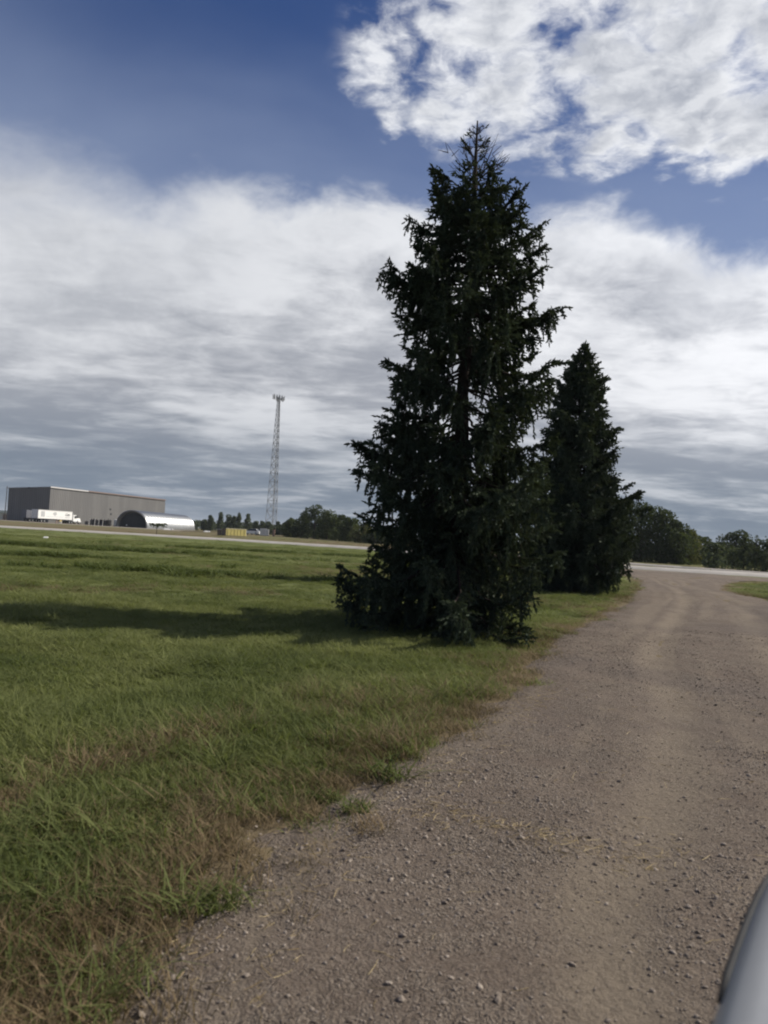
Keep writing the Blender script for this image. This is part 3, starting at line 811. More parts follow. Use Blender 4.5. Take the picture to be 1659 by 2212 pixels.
T1 = (1.27, 12.9)
t1 = thing('spruce_tree', 'tallest dark spruce beside the driveway with a bare spindly top', 'tree', (T1[0], T1[1], gz(*T1)))
spruce(t1, 8.85, [(0, 1.35, 1.05), (0.43, 1.74, 1.15), (0.9, 1.95, 1.36), (1.3, 1.80, 1.55), (1.7, 1.5, 1.60), (2.3, 1.60, 1.55), (2.7, 1.45, 1.45), (3.1, 1.55, 1.42), (3.8, 1.38, 1.42), (4.4, 1.30, 1.47), (4.9, 1.2, 1.35), (5.2, 1.18, 1.42), (5.6, 1.42, 1.50), (6.1, 1.50, 1.28), (6.6, 1.30, 1.20), (7.0, 1.08, 1.18), (7.4, 0.86, 1.0), (7.75, 0.78, 0.85), (8.1, 0.5, 0.5), (8.6, .15, .15)],
       3, 0.31, 8, 1.0, bare_top=1.15,
       extra=[(3.1, 183, 1.84, 0.05), (3.05, 196, 1.7, 0.0), (6.1, 178, 1.58, 0.02), (6.05, 200, 1.5, 0), (5.55, 2, 1.56, 0.05), (5.5, -14, 1.5, 0.0), (6.75, 5, 1.24, 0.25), (7.15, 8, 1.2, .3), (7.05, 182, 1.15, .2), (8.0, 176, .74, .1), (1.0, 184, 1.98, 0.0), (.8, 175, 1.95, 0), (4.4, 6, 1.5, 0), (4.6, 175, 1.35, 0)],
       gaps=[(2.3, 6.4, 225, 315, 0.04), (2.3, 6.4, 45, 135, 0.30), (0.6, 1.7, 300, 345, 0.7)])
T2 = (6.62, 26.0)
t2 = thing('spruce_tree', 'shorter denser spruce standing behind the tallest one, nearer the road', 'tree', (T2[0], T2[1], gz(*T2)))
spruce(t2, 8.6, [(0, 1.5, 0.85), (0.5, 1.9, 1.3), (0.9, 2.1, 1.75), (1.6, 2.1, 2.0), (2.5, 1.9, 1.75), (3.2, 1.8, 1.8), (3.6, 1.7, 1.95), (4.0, 1.6, 1.5), (4.4, 1.5, 1.27), (5.1, 1.4, 1.25), (6.0, 1.3, 1.35), (6.4, 1.1, 1.1), (6.8, 1.0, .85), (7.5, 0.8, 0.88), (8.0, .45, .45), (8.5, .1, .1)],
       9, 0.27, 8, 0.80, space=1.9, bare_top=0, open0=0.18, sh_len=(0.08, 0.14), sh_w=0.025, extra=[(3.55, 0, 2.05, .1), (3.4, 8, 1.95, .05)])

# ------------------------------------------------------------------ broad-leaved trees and bushes
wood = mat('tree_bark', (0.07, 0.058, 0.047), 0.95, var=0.35, scale=4, spec=0.1)
leaf_dark = leaf_mat('leaves_dark', (0.022, 0.032, 0.016), (0.055, 0.075, 0.030), None, 0.2)
leaf_mid = leaf_mat('leaves_mid', (0.034, 0.048, 0.018), (0.085, 0.105, 0.038), None, 0.22)
leaf_pale = leaf_mat('leaves_pale', (0.06, 0.066, 0.024), (0.135, 0.13, 0.05), None, 0.25)
leaf_grey = leaf_mat('leaves_greygreen', (0.05, 0.064, 0.042), (0.10, 0.12, 0.075), None, 0.2)

def leaf_cards(rng, P, size, tone):
    n = len(P)
    a = rng.normal(0, 1, (n, 3)); a /= np.linalg.norm(a, axis=1)[:, None]
    r = rng.normal(0, 1, (n, 3)); c = np.cross(a, r); c /= np.linalg.norm(c, axis=1)[:, None]
    s = (size * rng.uniform(0.6, 1.4, n))[:, None]
    q = np.stack([P - a * s * .6, P + c * s * .38 + a * s * .05, P + a * s * .6, P - c * s * .38 - a * s * .05], 1).reshape(-1, 3)
    me = np_mesh('crown', q, np.arange(4 * n).reshape(-1, 4))
    me.attributes.new('tone', 'FLOAT', 'POINT').data.foreach_set('value', np.repeat(tone, 4).astype(np.float32))
    return me
def broad_tree(name, label, cat, loc, h, w, mt, seed, n=1500, size=0.3, base=0.12, lobes=9, group=None, trunk_r=None, shape='round', rz=0.0):
    rng = np.random.default_rng(seed)
    t = thing(name, label, cat, loc, rz, group)
    P, tn = [], []
    cen = []
    for i in range(lobes):
        u = (i + rng.uniform(0, 1)) / lobes
        if shape == 'column':
            zc = h * (base + 0.08 + (0.84 - base) * u); rr = w * 0.5 * (0.55 + 0.45 * math.sin(math.pi * min(1, u * 1.15 + .1))) * rng.uniform(.7, 1.0); off = w * 0.12
            lr = (rr, rr, h / lobes * 1.1)
        else:
            zc = h * (base + (0.86 - base) * u); prof = math.sin(math.pi * (0.22 + 0.70 * u)) ** 0.8
            off = w * 0.32 * prof; k = w * rng.uniform(0.18, 0.30) * (0.65 + 0.5 * prof); lr = (k, k, k * rng.uniform(0.7, 1.0))
        a = rng.uniform(0, 6.283) + i * 2.4; o_ = off * rng.uniform(0.5, 1.15)
        c = np.array([o_ * math.cos(a), o_ * math.sin(a), min(zc, h - lr[2] * .95)]); cen.append(c)
        m = int(n / lobes)
        d = rng.normal(0, 1, (m, 3)); d /= np.linalg.norm(d, axis=1)[:, None]
        rad_ = rng.uniform(0.35, 1.0, m) ** 0.45 * (0.86 + 0.3 * fbm(d[:, 0] * 2.2 + i * 7, d[:, 1] * 2.2 + d[:, 2] * 1.7, seed, 3))
        P.append(c + d * rad_[:, None] * np.array(lr)); tn.append(np.clip(rng.normal(0.4, 0.16) + rng.normal(0, .2, m) , 0, 1))
    P, tn = cat_(P), cat_(tn)
    keep = P[:, 2] > 0.04; P, tn = P[keep], tn[keep]
    link('crown', leaf_cards(rng, P, size, tn), mt, t)
    mb = MB(); R = trunk_r or h * 0.022
    mb.tube([(0, 0, -0.3), (0.02 * h, 0, h * .3), (0, 0.01 * h, h * .62), (-.01 * h, 0, h * .85)], [R * 1.25, R, R * .6, R * .2], 7)
    for c in cen[1::2]:
        z0 = max(h * 0.15, c[2] - np.hypot(c[0], c[1]) * 0.9 - 0.12 * h)
        mb.tube([(0.015 * h, 0, z0), tuple(c * np.array([.5, .5, 1]) * np.array([1, 1, 0]) + np.array([0, 0, (z0 + c[2]) / 2])), tuple(c)], [R * .5, R * .35, R * .12], 5)
    mb.build('trunk', wood, t, True)
    return t
def place(xd, Y, yd=1160):
    x = gx(xd, Y, yd); return (x, Y, gz(x, Y) - 0.02)

# right-hand trees beyond the road
RT = [  # disp x, distance, height, width, material, label
    (1330, 116, 8.8, 7.5, leaf_dark, 'dark leafy tree half hidden behind the shorter spruce', 1400),
    (1382, 112, 9.4, 7.0, leaf_dark, 'tallest dark leafy tree right of the shorter spruce', 1900),
    (1428, 108, 8.4, 6.5, leaf_dark, 'broad dark leafy tree with a stepped crown beyond the road', 1900),
    (1462, 106, 6.9, 5.0, leaf_dark, 'lower dark tree at the right end of the tall dark clump', 1400),
    (1492, 110, 5.4, 4.6, leaf_pale, 'yellowish green rounded tree at the end of the dark clump', 1200),
    (1515, 118, 4.6, 4.2, leaf_mid, 'small mid green tree between the yellowish tree and the drooping bush', 900),
    (1562, 122, 3.7, 5.0, leaf_dark, 'low dark tree behind the drooping bush', 900),
    (1590, 124, 6.1, 6.0, leaf_dark, 'dark round-topped tree right of the drooping bush', 1300),
    (1622, 120, 3.6, 5.0, leaf_dark, 'dark tree behind the spindly young trees', 1000),
    (1690, 118, 3.3, 6.0, leaf_dark, 'dark tree at the far right edge behind the young trees', 1000)]
for i, (xd, Yd, h, w, mt, lb, n) in enumerate(RT):
    broad_tree('leafy_tree', lb, 'tree', place(xd, Yd, 1190), h, w, mt, 100 + i, n=int(n * 3.2), size=0.27, base=0.0, lobes=17, group='trees beyond the road on the right')
broad_tree('drooping_bush', 'grey green drooping bush standing alone on the dry strip', 'bush', place(1541, 80, 1220), 2.9, 3.6, leaf_grey, 140, n=1500, size=0.24, base=0.02, lobes=8)

def spindly(loc, h, w, seed, label):
    """young tree of upswept whippy branches"""
    rng = np.random.default_rng(seed)
    t = thing('young_tree', label, 'tree', loc, 0, 'spindly young trees on the right')
    mb = MB(); mb.tube([(0, 0, -.2), (.03, 0, h * .5), (0, .02, h)], [.05, .035, .008], 6); P = []; tn = []
    for i in range(26):
        u = rng.uniform(.08, .94); a = rng.uniform(0, 6.283); L = w * 0.5 * (1.15 - u) * rng.uniform(.6, 1.25) + .12; z0 = h * u * .93
        pts = [np.array([math.cos(a) * L * s, math.sin(a) * L * s, z0 + L * (0.85 * s + .35 * s * s)]) for s in (0, .35, .7, 1)]
        mb.tube([tuple(q) for q in pts], [.018, .014, .01, .005], 4)
        k = int(30 * L / w * 2) + 10; s = rng.uniform(.15, 1, k); q = np.stack([np.interp(s, (0, .35, .7, 1), [p[j] for p in pts]) for j in range(3)], 1)
        P.append(q + rng.normal(0, .085, (k, 3))); tn.append(np.clip(rng.normal(.45, .25, k), 0, 1))
    P.append(np.stack([rng.normal(0, .07, 40), rng.normal(0, .07, 40), rng.uniform(h * .5, h * 1.02, 40)], 1)); tn.append(rng.uniform(0, 1, 40))
    k = 240; P.append(np.stack([rng.normal(0, w * .26, k), rng.normal(0, w * .26, k), np.abs(rng.normal(0, h * .24, k))], 1)); tn.append(rng.uniform(0, .7, k))
    link('crown', leaf_cards(rng, cat_(P), 0.2, cat_(tn)), leaf_grey, t); mb.build('trunk', wood, t, True)
for i, (xd, Yd, h, w, lb) in enumerate([(1606, 84, 4.0, 2.4, 'spindly young tree with a forked tip, leftmost of the whippy row'), (1632, 83, 3.9, 2.6, 'spindly young tree with wide upswept branches in the middle of the whippy row'), (1654, 82, 3.8, 2.2, 'spindly young tree third from the left in the whippy row'), (1680, 81, 4.0, 2.4, 'spindly young tree at the far right end of the whippy row'), (1592, 86, 2.4, 2.6, 'low grey green shrubby young tree left of the whippy row')]):
    spindly(place(xd, Yd, 1225), h, w, 160 + i, lb)

# left-hand thicket between tower and spruce
LT = [(630, 182, 4.6, 5.0, leaf_mid, 'low mid green tree at the left end of the thicket by the mast'),
      (652, 178, 6.2, 5.5, leaf_dark, 'middle sized dark tree in the thicket left of its peak'),
      (678, 174, 8.0, 6.0, leaf_dark, 'tallest peaked tree of the thicket between mast and spruce'),
      (706, 170, 7.0, 6.5, leaf_mid, 'broad tree just right of the tallest peaked tree'),
      (733, 166, 5.9, 6.0, leaf_mid, 'rounded tree in the right half of the thicket'),
      (758, 160, 5.3, 5.5, leaf_mid, 'sloping tree near the right end of the thicket'),
      (784, 154, 4.0, 5.0, leaf_pale, 'low yellowish tree at the right end of the thicket by the spruce'),
      (812, 150, 3.2, 5.0, leaf_mid, 'low bushy tree just behind the left side of the tall spruce'),
      (850, 150, 3.6, 6.0, leaf_mid, 'bushy tree mostly hidden behind the tall spruce')]
for i, (xd, Yd, h, w, mt, lb) in enumerate(LT):
    broad_tree('thicket_tree', lb, 'tree', place(xd, Yd, 1150), h, w, mt, 200 + i, n=3200, size=0.34, base=0.0, lobes=14, group='trees of the thicket between mast and spruce')
# row of columnar trees behind the yard
RW = [(441, 4.3, 3.2), (454, 5.6, 3.4), (476, 6.8, 2.9), (494, 6.1, 3.6), (503, 5.6, 2.6), (514, 6.9, 2.8), (534, 6.5, 2.9), (553, 4.4, 3.2), (566, 4.3, 3.2), (579, 4.2, 3.6), (600, 4.6, 2.6), (614, 4.2, 3.0), (632, 4.8, 3.2)]
for i, (xd, h, w) in enumerate(RW):
    lb = {2: 'tall narrow tree, first tall one right of the arched shed in the row', 5: 'tall narrow tree standing apart above the yellow skip', 6: 'tall narrow tree next to the last gap in the row above the yellow skip', 3: 'wide twin-stemmed looking tree in the middle of the narrow tree row', 0: 'small tree at the left end of the narrow row beside the arched shed', 1: 'narrow tree next to the small one at the left end of the row', 4: 'slim narrow tree just left of the one standing above the yellow skip', 7: 'low narrow tree right of the tall ones, above the white parked car', 8: 'low narrow tree above the dark parked car', 9: 'wide low narrow tree right behind the left leg of the mast', 10: 'slim narrow tree seen just right of the mast legs', 11: 'low narrow tree second to the right of the mast', 12: 'last narrow tree of the row, touching the thicket'}[i]
    broad_tree('narrow_tree', lb, 'tree', place(xd, 262 - i * 2.5, 1140), h, w, leaf_grey, 240 + i, n=900, size=0.45, base=0.03, lobes=9, shape='column', group='row of narrow trees behind the yard')

def hedge(name, pts, h, seed, n, mt, size, label):
    rng = np.random.default_rng(seed); C = resample(np.array(pts), 200); k = rng.integers(0, 200, n)
    hh = h * (0.5 + 0.7 * fbm(k * 0.13, k * 0.0, seed, 3)); P = np.stack([C[k, 0] + rng.normal(0, 2.0, n), C[k, 1] + rng.normal(0, 2.0, n), hh * rng.uniform(0, 1, n) ** 0.7], 1)
    P[:, 2] += terrain(P[:, 0], P[:, 1])
    o = link(name, leaf_cards(rng, P, size, rng.uniform(0, .8, n)), mt)
    tag(o, label, 'undergrowth', kind='stuff')
hedge('undergrowth', [(-92, 285), (-70, 276), (-40, 264), (-25, 225), (-8, 180), (2, 168)], 3.4, 301, 9000, leaf_grey, 0.6, 'low scrubby undergrowth behind the yellow skip')
hedge('distant_woods', [(-700, 900), (-250, 840), (0, 800), (200, 760), (420, 700), (800, 560)], 9, 302, 16000, leaf_dark, 3.0, 'far dark line of woods along the horizon')
hedge('undergrowth', [(20, 118), (40, 118), (56, 126), (75, 122)], 1.8, 303, 3600, leaf_dark, 0.42, 'dark undergrowth beneath the trees on the right')

# ------------------------------------------------------------------ lattice tower
galv = mat('galvanised_steel', (0.30, 0.31, 0.32), 0.5, 0.3, var=0.12, scale=0.4)
ant_m = mat('antenna_grey', (0.26, 0.27, 0.28), 0.6, 0, var=0.1)
def tower():
    Yd = 345.0; x = gx(585.5, Yd, 1150); H = 63.5
    t = thing('lattice_mast', 'tall grey lattice telecom mast rising behind the narrow trees', 'tower', (x, Yd, gz(x, Yd)), rad(8))
    def rr(z): return np.interp(z, [0, H], [3.1, 0.72])
    ang = [rad(a) for a in (200, 320, 80)]
    c = lambda i, z: Vector((math.cos(ang[i]) * rr(z), math.sin(ang[i]) * rr(z), z))
    for i in range(3):
        MB().tube([c(i, -0.2), c(i, H)], [0.17, 0.10], 6).build('leg', galv, t)
    lv = [0]
    while lv[-1] < H - 1.2: lv.append(min(H, lv[-1] + rr(lv[-1]) * 1.55 + 0.55))
    mb = MB(); mh = MB()
    for a, z0 in enumerate(lv[:-1]):
        z1 = lv[a + 1]
        for i in range(3):
            j = (i + 1) % 3
            mb.tube([c(i, z0), c(j, z1)], 0.095, 4); mb.tube([c(j, z0), c(i, z1)], 0.095, 4); mh.tube([c(i, z1), c(j, z1)], 0.09, 4)
    o = mb.build('bracing', galv, t); o['kind'] = 'stuff'
    o = mh.build('ties', galv, t); o['kind'] = 'stuff'
    MB().tube([(0.2, 0.1, 0.3), (0.15, 0.08, H)], 0.09, 5).build('cable_run', ant_m, t)
    MB().tube([(0, 0, H - .5), (0, 0, H + 1.6)], 0.05, 5).build('lightning_rod', galv, t)
    rg = np.random.default_rng(5)
    for s in range(3):
        a = ang[s] + rad(60); d = Vector((math.cos(a), math.sin(a), 0)); p = Vector((-d.y, d.x, 0)); z0 = H - 1.3 + rg.uniform(-.3, .3)
        MB().tube([d * 0.3 + Vector((0, 0, z0)), d * 1.7 + Vector((0, 0, z0))], .06, 5).tube([d * 1.7 - p * 1.9 + Vector((0, 0, z0 + .5)), d * 1.7 + p * 1.9 + Vector((0, 0, z0 + .5))], .05, 5).tube([d * 1.7 - p * 1.9 + Vector((0, 0, z0 - .5)), d * 1.7 + p * 1.9 + Vector((0, 0, z0 - .5))], .05, 5).build('antenna_frame', galv, t)
        for k in (-1.8, -.6, .6, 1.8):
            cc = d * 1.95 + p * k + Vector((0, 0, z0 + rg.uniform(-.15, .5)))
            MB().box(cc, (0.22, 0.42, 2.1), a).build('antenna_panel', ant_m, t)
        MB().box(d * .95 + Vector((0, 0, z0 - .1)), (.4, .6, .9), a).build('radio_unit', ant_m, t)
tower()

# ------------------------------------------------------------------ warehouse
def siding(name, col, col2):
    m = bpy.data.materials.new(name); m.use_nodes = True
    b = NB(m.node_tree); P = m.node_tree.nodes['Principled BSDF']
    v = b.new('ShaderNodeTexCoord').outputs['Object']
    n = b.noise(b.v('MULTIPLY', v, (1, 1, 0.12)), 0.35, 5, 0.6)
    b.put(P.inputs['Base Color'], b.mix(b.ss(n, .3, .7), col, col2)); P.inputs['Roughness'].default_value = .6; P.inputs['Specular IOR Level'].default_value = .3
    return m
side_m = siding('grey_siding', (0.120, 0.118, 0.118), (0.148, 0.145, 0.143))
trim_m = mat('pale_trim', (0.50, 0.49, 0.48), .5, var=.05)
brown_m = mat('brown_trim', (0.20, 0.15, 0.13), .6, var=.1)
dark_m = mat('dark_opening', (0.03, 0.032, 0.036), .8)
white_m = mat('white_paint', (0.72, 0.72, 0.71), .5, var=.04)
glass_m = mat('window_glass', (0.03, 0.035, 0.04), .12, spec=.6)
roof_m = mat('grey_roof_sheet', (0.24, 0.24, 0.25), .5, .2)
def warehouse():
    C = Vector((-116.0, 262.0, 0)); u = Vector((0.285, 0.9585, 0)); n = Vector((-0.9585, 0.285, 0))
    Lg, Wd, h1, h0 = 71.0, 17.5, 12.3, 11.4
    t = thing('warehouse', 'large plain grey metal warehouse with a shaded end wall', 'building', (C.x, C.y, gz(C.x, C.y) - .1), math.atan2(u.y, u.x))
    # local: x along the long wall, y into the building
    def rib_wall(L, ha, hb, along):   # ribbed sheet with real relief
        V, F = [], []; pitch = 0.9; k = int(L / pitch)
        xs = []
        for i in range(k):
            x0 = i * L / k; w = L / k
            xs += [(x0, 0), (x0 + w * .62, 0), (x0 + w * .70, -.07), (x0 + w * .92, -.07)]
        xs.append((L, 0))
        for s, d in xs:
            hh = ha + (hb - ha) * s / L
            for z in (0, hh): V.append((s, d, z) if along == 'x' else (d, s, z))
        for i in range(len(xs) - 1): F.append((2 * i, 2 * i + 2, 2 * i + 3, 2 * i + 1))
        return MB().add(V, F)
    rib_wall(Lg, h1, h1, 'x').build('wall', side_m, t)
    rib_wall(Wd, h1, h0, 'y').build('wall', side_m, t)
    MB().box((Lg / 2, Wd + .12, h0 / 2), (Lg, .2, h0)).build('wall', side_m, t)
    MB().box((Lg + .12, Wd / 2, h0 / 2), (.2, Wd, h0)).build('wall', side_m, t)
    MB().add([(-.3, -.35, h1 + .06), (Lg + .35, -.35, h1 + .06), (Lg + .35, Wd + .35, h0 + .04), (-.3, Wd + .35, h0 + .04), (-.3, -.35, h1 + .26), (Lg + .35, -.35, h1 + .26), (Lg + .35, Wd + .35, h0 + .24), (-.3, Wd + .35, h0 + .24)],
             [(3, 2, 1, 0), (4, 5, 6, 7), (0, 1, 5, 4), (1, 2, 6, 5), (2, 3, 7, 6), (3, 0, 4, 7)]).build('roof', roof_m, t)
    MB().box((9.5, -.42, h1 + .12), (20, .14, .42)).build('eave_trim', trim_m, t)
    MB().box((45.2, -.42, h1 + .12), (51, .14, .42)).build('eave_trim', brown_m, t)
    MB().box((-.37, Wd / 2, (h0 + h1) / 2 + .05), (.14, 1, .3)).build('vent', dark_m, t)
    for x, z in ((33.5, 6.4), (34, 4.6)):
        MB().box((x, -.12, z), (.8, .12, .6)).build('vent', dark_m, t)
    f = MB().box((4.2, -.13, 1.2), (1.2, .12, 2.3)).build('door', brown_m, t); MB().box((4.6, -.21, 1.15), (.12, .06, .1)).build('handle', trim_m, f)
    MB().box((-.09, 6, 2.3), (.08, 4.6, 4.4)).build('roller_door', mat('dark_door', (.10, .105, .12), .6), t)
warehouse()

# ------------------------------------------------------------------ arched corrugated shed
def quonset():
    ax = Vector((0.09, 0.996, 0)); Yd = 215.0; x0 = gx(283.5, Yd, 1140)
    t = thing('arched_shed', 'shiny corrugated metal arched shed open at its dark near end', 'shed', (x0, Yd, gz(x0, Yd) - .1), math.atan2(ax.y, ax.x) - math.pi / 2)
    hw, H, Lg = 4.35, 4.75, 40.0
    steel = bpy.data.materials.new('zinc_sheet'); steel.use_nodes = True
    b = NB(steel.node_tree); P = steel.node_tree.nodes['Principled BSDF']
    nn = b.noise(b.new('ShaderNodeTexCoord').outputs['Object'], .8, 5, .6)
    b.put(P.inputs['Base Color'], b.mix(nn, (.30, .31, .32), (.46, .47, .48))); P.inputs['Metallic'].default_value = .85; P.inputs['Roughness'].default_value = .38
    ribs = 17; per = 8; ys = np.linspace(0, Lg, ribs * per + 1); amp = 0.34
    th = np.linspace(-0.08, math.pi + .08, 41)
    prof = np.stack([-np.cos(th) * hw, np.sin(th) ** 0.85 * H if False else np.sign(np.sin(th)) * np.abs(np.sin(th)) ** 0.82 * H], 1)
    nr = np.stack([-np.cos(th), np.sin(th)], 1)
    V = []
    for y in ys:
        o = amp * math.cos(2 * math.pi * y / Lg * ribs)
        q = prof + nr * o
        V.append(np.stack([q[:, 0], np.full(len(th), y), q[:, 1]], 1))
    V = np.concatenate(V); m = len(th); I = np.arange(len(V)).reshape(-1, m)
    F = np.stack([I[:-1, :-1].ravel(), I[1:, :-1].ravel(), I[1:, 1:].ravel(), I[:-1, 1:].ravel()], 1)
    o = link('shell', np_mesh('shell', V, F, True), steel, t)
    md = o.modifiers.new('gauge', 'SOLIDIFY'); md.thickness = 0.05; md.offset = -1
    # back wall and a dark sheet in the mouth painting the open interior's shade
    def wall(y, s): return [(p[0] * s, y, max(p[1], -.1) * s) for p in prof]
    W_ = wall(Lg - .3, .97); MB().add(W_, [tuple(range(m))]).build('end_wall_or_mouth_shade', steel, t)
    W_ = wall(1.2, .965); MB().add(W_, [tuple(range(m))]).build('end_wall_or_mouth_shade', dark_m, t)
    MB().tube([tuple((p[0] * 1.03, -.02, p[1] * 1.03)) for p in prof], .14, 5).build('front_rib', mat('dull_zinc', (.2, .2, .21), .6, .4), t)
    MB().box((-1.6, .4, .75), (.28, .15, .3)).build('lamp_box', white_m, t)
quonset()

# ------------------------------------------------------------------ articulated truck
tyre_m = mat('tyre_rubber', (0.022, 0.022, 0.023), .85)
chrome = mat('bright_metal', (.55, .56, .57), .3, .9, var=.05)
under_m = mat('chassis_dark', (.035, .034, .035), .7)
red_m = mat('dull_reflector', (.4, .1, .05), .4)
letter_m = mat('dark_print', (.05, .055, .065), .6)
grey_print = mat('grey_print', (.42, .43, .44), .6, var=.05)
def wheel(parent, x, y, r, w):
    o = MB().tube([(x, y - w / 2, r), (x, y - w * .38, r), (x, y + w * .38, r), (x, y + w / 2, r)], [r * .9, r, r, r * .9], 16).build('tyre', tyre_m, parent, False)
    MB().tube([(x, y - w / 2 - .02, r), (x, y + w / 2 + .02, r)], r * .52, 10).build('rim', chrome, o)
def text_obj(name, s, size, parent, loc, rot, mt, shear=0.0):
    c = bpy.data.curves.new(name, 'FONT'); c.body = s; c.size = size; c.extrude = 0.01; c.shear = shear; c.offset = 0.015
    tmp = bpy.data.objects.new('tmp_text', c); COL.objects.link(tmp)
    bpy.context.view_layer.update()
    me = bpy.data.meshes.new_from_object(tmp.evaluated_get(bpy.context.evaluated_depsgraph_get()))
    bpy.data.objects.remove(tmp); me.materials.clear()
    o = link(name, me, mt, parent, loc); o.rotation_euler = rot
    return o
def truck():
    # local: +x towards the cab, y across; the side facing the viewpoint is -y
    Yd = 238.0; x0 = gx(81.5, Yd, 1125); u = Vector((0.315, 0.949, 0))
    t = thing('semi_trailer', 'long white box trailer with dark lettering parked beside the warehouse', 'trailer', (x0, Yd, gz(x0, Yd)), math.atan2(u.y, u.x))
    L = 15.2
    MB().box((L / 2, 1.3, 2.68), (L, 2.6, 2.76)).build('cargo_box', white_m, t)
    for z in (1.32, 4.02):
        MB().box((L / 2, -.025, z), (L, .05, .12)).build('rail', mat('alu_rail', (.6, .6, .6), .4, .5), t)
    MB().box((L / 2, 1.3, 1.12), (L - .4, 1.1, .3)).build('chassis', under_m, t)
    for x in (1.6, 2.9):
        for y in (.25, 2.35): wheel(t, x, y, .52, .5)
    MB().box((10.9, .6, .65), (.18, .18, 1.2)).build('landing_leg', white_m, t)
    MB().box((10.9, 2.0, .65), (.18, .18, 1.2)).build('landing_leg', white_m, t)
    MB().box((10.2, .4, .85), (.9, .5, .55)).build('fuel_box', mat('tan_box', (.42, .34, .14), .6), t)
    MB().box((-.03, 1.3, 2.65), (.06, 2.4, 2.5)).build('rear_door', mat('trailer_door', (.6, .6, .6), .5), t)
    # print on the side
    text_obj('lettering', 'Cabr', 1.15, t, (11.8, -.03, 2.55), (math.pi / 2, 0, 0), letter_m, .2)
    MB().box((13.0, -.028, 1.95), (2.3, .012, .22)).build('print_line', grey_print, t)
    MB().box((7.3, -.028, 2.05), (7.6, .012, .09)).build('print_line', mat('blue_grey_print', (.45, .52, .56), .6), t)
    MB().box((2.0, -.028, 2.75), (1.6, .012, 1.7)).build('print_block', grey_print, t)
    MB().add([(6.2, -.03, 3.0), (7.3, -.03, 2.3), (8.2, -.03, 2.95), (7.6, -.03, 3.6), (6.9, -.03, 3.45)], [(0, 1, 2, 3, 4)]).build('emblem', grey_print, t)
    # tractor
    c = thing('truck_tractor', 'white long-nosed truck cab coupled in front of the white trailer', 'truck', t.location, t.rotation_euler[2])
    o = L + .55
    MB().box((o + .95, 1.3, 1.95), (1.9, 2.2, 2.1), 0, (.86, .9)).build('cab', white_m, c)
    MB().box((o + 3.05, 1.3, 1.45), (2.3, 1.6, 1.1), 0, (.86, .8)).build('bonnet', white_m, c)
    for y in (.3, 2.3):
        MB().box((o + 3.2, y, 1.05), (1.5, .55, .55), 0, (.7, .8)).build('wing', white_m, c)
    MB().box((o + 1.3, .19, 2.35), (.85, .06, .75)).build('side_window', glass_m, c)
    MB().box((o + 1.83, 1.3, 2.4), (.08, 1.8, .75)).build('windscreen', glass_m, c)
    MB().box((o + 4.24, 1.3, 1.35), (.08, 1.2, .95)).build('grille', chrome, c)
    MB().box((o + 4.3, 1.3, .62), (.2, 2.3, .4)).build('bumper', chrome, c)
    MB().box((o + .8, 1.3, .8), (5.6, .9, .3)).build('chassis', under_m, c)
    for y in (-.02, 2.6): MB().tube([(o - .1, y, 1.0), (o - .1, y, 3.7)], .08, 8).build('exhaust_stack', chrome, c)
    MB().tube([(o + .3, .25, .75), (o + 1.7, .25, .75)], .32, 10).build('fuel_tank', chrome, c)
    for x in (o - 1.6, o - .5):
        for y in (.3, 2.3): wheel(c, x, y, .52, .5)
    for y in (.35, 2.25): wheel(c, o + 3.25, y, .52, .34)
    MB().box((o + 1.9, -.1, 2.35), (.12, .25, .55)).build('mirror', under_m, c)
truck()

# dark box trailer parked behind, seen against the end wall
def dark_trailer():
    Yd = 246.0; x0 = gx(66, Yd, 1125)
    t = thing('box_trailer', 'dark grey box trailer in the shade of the warehouse end wall', 'trailer', (x0, Yd, gz(x0, Yd)), rad(62))
    MB().box((0, 0, 2.5), (5.2, 2.4, 2.5)).build('cargo_box', mat('slate_box', (.115, .12, .14), .6), t)
    MB().box((0, 0, 1.1), (5.0, 1.0, .25)).build('chassis', under_m, t)
    for x in (-1.2, -.1):
        for y in (-1, 1): wheel(t, x, y, .45, .3)
    MB().box((3.2, 0, .95), (1.6, .14, .16)).build('drawbar', under_m, t)
dark_trailer()

# ------------------------------------------------------------------ yard clutter
dark_wood = mat('dark_timber', (.05, .045, .042), .9, var=.4, scale=2)
grey_wood = mat('grey_timber', (.17, .16, .155), .9, var=.3)
pale_post = mat('pale_post', (.42, .41, .40), .8)
rgc = np.random.default_rng(77)
STK = [(187, 1.3, .9, 'low brown bundle of upright planks at the left end of the yard racks'), (199, 2.1, 1.5, 'dark plank bundle with a tall left shoulder in the yard racks'), (208, 1.9, 1.2, 'second dark plank bundle between pale posts in the yard racks'), (217, 2.0, 1.1, 'middle dark plank bundle in the yard racks'), (226, 2.0, 1.3, 'broad dark plank bundle right of the middle of the yard racks'), (236, 2.35, 1.3, 'tallest dark plank bundle at the right end of the yard racks')]
for xd, h, w, lb in STK:
    Yd = 226.0; x = gx(xd, Yd, 1130)
    t = thing('plank_rack', lb, 'timber', (x, Yd, gz(x, Yd)), rgc.uniform(-.15, .3), 'bundles of dark planks along the warehouse')
    k = 7
    for i in range(k):
        hh = h * rgc.uniform(.78, 1.04)
        MB().box(((i + .5) / k * w - w / 2, rgc.uniform(-.15, .15), hh / 2), (w / k * .82, .5, hh)).build('plank', dark_wood if rgc.uniform() < .75 else grey_wood, t)
    MB().box((0, -.32, .45), (w, .08, .12)).build('crossbar', grey_wood, t)
